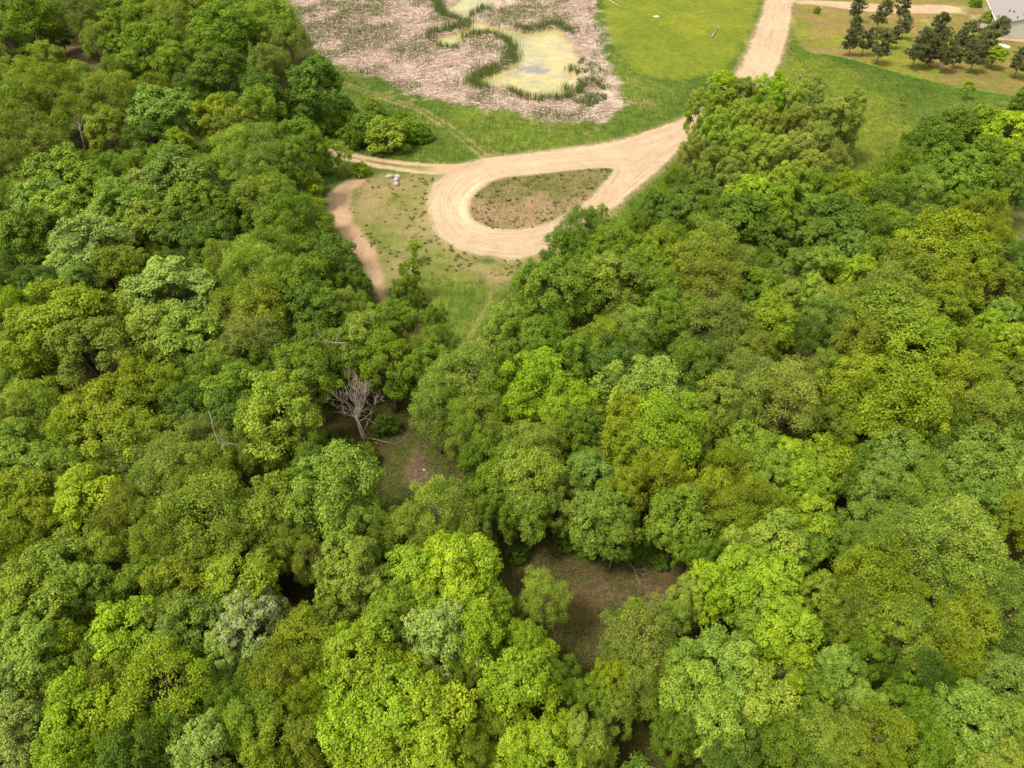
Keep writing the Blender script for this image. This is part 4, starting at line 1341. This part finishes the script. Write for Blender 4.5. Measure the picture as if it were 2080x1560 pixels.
zr = poly_w([(1165, 130), (1190, 115), (1230, 150), (1232, 205), (1190, 225), (1160, 205), (1178, 180)])
x2, y2 = scatter(60000, zr[:, 0].min(), zr[:, 0].max(), zr[:, 1].min(), zr[:, 1].max(), lambda x, y: (sdist(x, y, zr) > 0) & (fbm(x / 2.5, y / 3.5, 33) > .02))
x = np.concatenate(fx + [x1[:26000], x2[:2600]])
y = np.concatenate(fy + [y1[:26000], y2[:2600]])
ln_ = np.concatenate([rng.uniform(1.3, 2.3, sum(map(len, fx))), rng.uniform(.7, 1.7, len(x1[:26000])), rng.uniform(.5, 1.1, len(x2[:2600]))])
blades("cattails", np.stack([x, y, np.maximum(Zm(x, y), -.36)], 1), np.stack([rng.normal(0, .16, len(x)), rng.normal(0, .16, len(x)), np.ones(len(x))], 1), ln_, rng.uniform(.05, .11, len(x)),
       (.115, .165, .042), .5 + rng.normal(0, .28, len(x)), "green cattails fringing the pond and dotting the marsh", "cattails", M_LEAF, .12)
# rough grass
x, y = scatter(220000, -75, 110, 88, 262, lambda x, y: (to_grid(gm, x, y) > .7) & (to_grid(mw, x, y) < .4) & (to_grid(lw, x, y) < .3) & (to_grid(ms, x, y) < .35) & (to_grid(dr, x, y) < .4)
               & (to_grid(rd, x, y) < -.5) & (to_grid(ln, x, y) < -.2) & (to_grid(S['dirt'], x, y) < -.3) & (to_grid(n_m + n_f * .6, x, y) > rng.uniform(-.35, .3, len(x))))
x, y = x[:70000], y[:70000]
blades("tall_grass", np.stack([x, y, Zm(x, y) - .02], 1), np.stack([rng.normal(.15, .4, len(x)), rng.normal(0, .4, len(x)), np.ones(len(x))], 1), rng.uniform(.25, .65, len(x)),
       rng.uniform(.05, .10, len(x)), (.104, .148, .022), .5 + .5 * to_grid(n_m, x, y) + rng.normal(0, .14, len(x)), "long green grass of the rough meadow", "grass", M_LEAF, .35)
# weeds along the loop and on the dry ground
x, y = scatter(9000, -40, 40, 80, 140, lambda x, y: (((to_grid(dr, x, y) > .5) | (to_grid(im, x, y) > .6)) & (to_grid(rd, x, y) < -.25) & (to_grid(S['dirt'], x, y) < 0)
                                                     & (np.exp(to_grid(rd, x, y) / 2.2) * .42 + .07 + .6 * np.maximum(0, to_grid(n_m, x, y)) > rng.random(len(x)))))
n = len(x)
k = 12
xx, yy = np.repeat(x, k) + rng.normal(0, .14, n * k), np.repeat(y, k) + rng.normal(0, .14, n * k)
blades("weeds", np.stack([xx, yy, Zm(xx, yy) - .02], 1), np.stack([rng.normal(0, .7, n * k), rng.normal(0, .7, n * k), np.ones(n * k)], 1), np.repeat(rng.uniform(.12, .42, n), k), .09,
       (.085, .125, .030), np.repeat(.5 + rng.normal(0, .15, n), k) + rng.normal(0, .08, n * k), "scattered green weeds around the gravel loop", "weeds", M_LEAF, .4)


# undergrowth on the forest floor: leafy clumps
def ground_leaves(name, x, y, hmax, per, spread, leaf, color, label, cat, seed=3):
    r_ = np.random.default_rng(seed)
    n = len(x)
    c = np.stack([x, y, Zm(x, y)], 1)
    o = r_.normal(0, 1, (n, per, 3)) * spread
    o[:, :, 2] = np.abs(o[:, :, 2])
    p = c[:, None] + o * np.array((1, 1, .6))
    p[:, :, 2] += r_.uniform(0, hmax, (n, 1)) * r_.uniform(.2, 1, (n, per))
    nr = unit(np.array((0, 0, 1.0)) + r_.normal(0, .6, (n, per, 3)))
    V = leaf_quads(r_, p.reshape(-1, 3), nr.reshape(-1, 3), leaf, leaf * .68)
    t = np.clip(.5 + r_.normal(0, .14, (n, 1)) + r_.normal(0, .1, (n, per)), 0, 1).reshape(-1)
    me = mesh_np(name, V, 4, np.arange(len(V)), M_LEAF, t)
    tag(link(name, me, color=color), label, cat, kind="stuff")


inwood = lambda x, y: (to_grid(gm, x, y) < .4) & (to_grid(S['ca'], x, y) < -.6) & (to_grid(S['cb'], x, y) < -.6) & (to_grid(S['gapr'], x, y) < 0) & (to_grid(S['trail'], x, y) < -.4)
vis = lambda x, y: np.abs(x) < (y * .78 + 34)
x, y = scatter(16000, -150, 160, 14, 235, lambda x, y: inwood(x, y) & vis(x, y))
ground_leaves("undergrowth", x[:9000], y[:9000], 1.5, 26, .5, .24, (.090, .150, .014), "dark green undergrowth on the forest floor", "undergrowth")
incl = lambda x, y: ((to_grid(S['ca'], x, y) > -.6) | (to_grid(S['cb'], x, y) > -.6)) & (to_grid(S['cad'], x, y) < .2) & (to_grid(n_m, x, y) > rng.uniform(-.25, .25, len(x)))
x, y = scatter(40000, -25, 30, 20, 80, incl)
ground_leaves("clearing_plants", x[:4600], y[:4600], .2, 10, .18, .13, (.085, .135, .018), "low green plants on the floor of the clearings", "ground cover", 4)
incl2 = lambda x, y: ((to_grid(S['ca'], x, y) > -.3) | (to_grid(S['cb'], x, y) > -.3))
x, y = scatter(60000, -25, 30, 20, 80, incl2)
ground_leaves("leaf_litter", x[:5200], y[:5200], .02, 6, .22, .12, (.20, .13, .08), "brown fallen leaves on the floor of the clearings", "leaf litter", 5)
x, y = scatter(30000, -60, 60, 14, 75, lambda x, y: inwood(x, y) & (fbm(x / 3, y / 3, 140) > -.08))
ground_leaves("leaf_litter", x[:5000], y[:5000], .03, 7, .28, .15, (.15, .10, .058), "brown fallen leaves under the nearest trees", "leaf litter", 6)
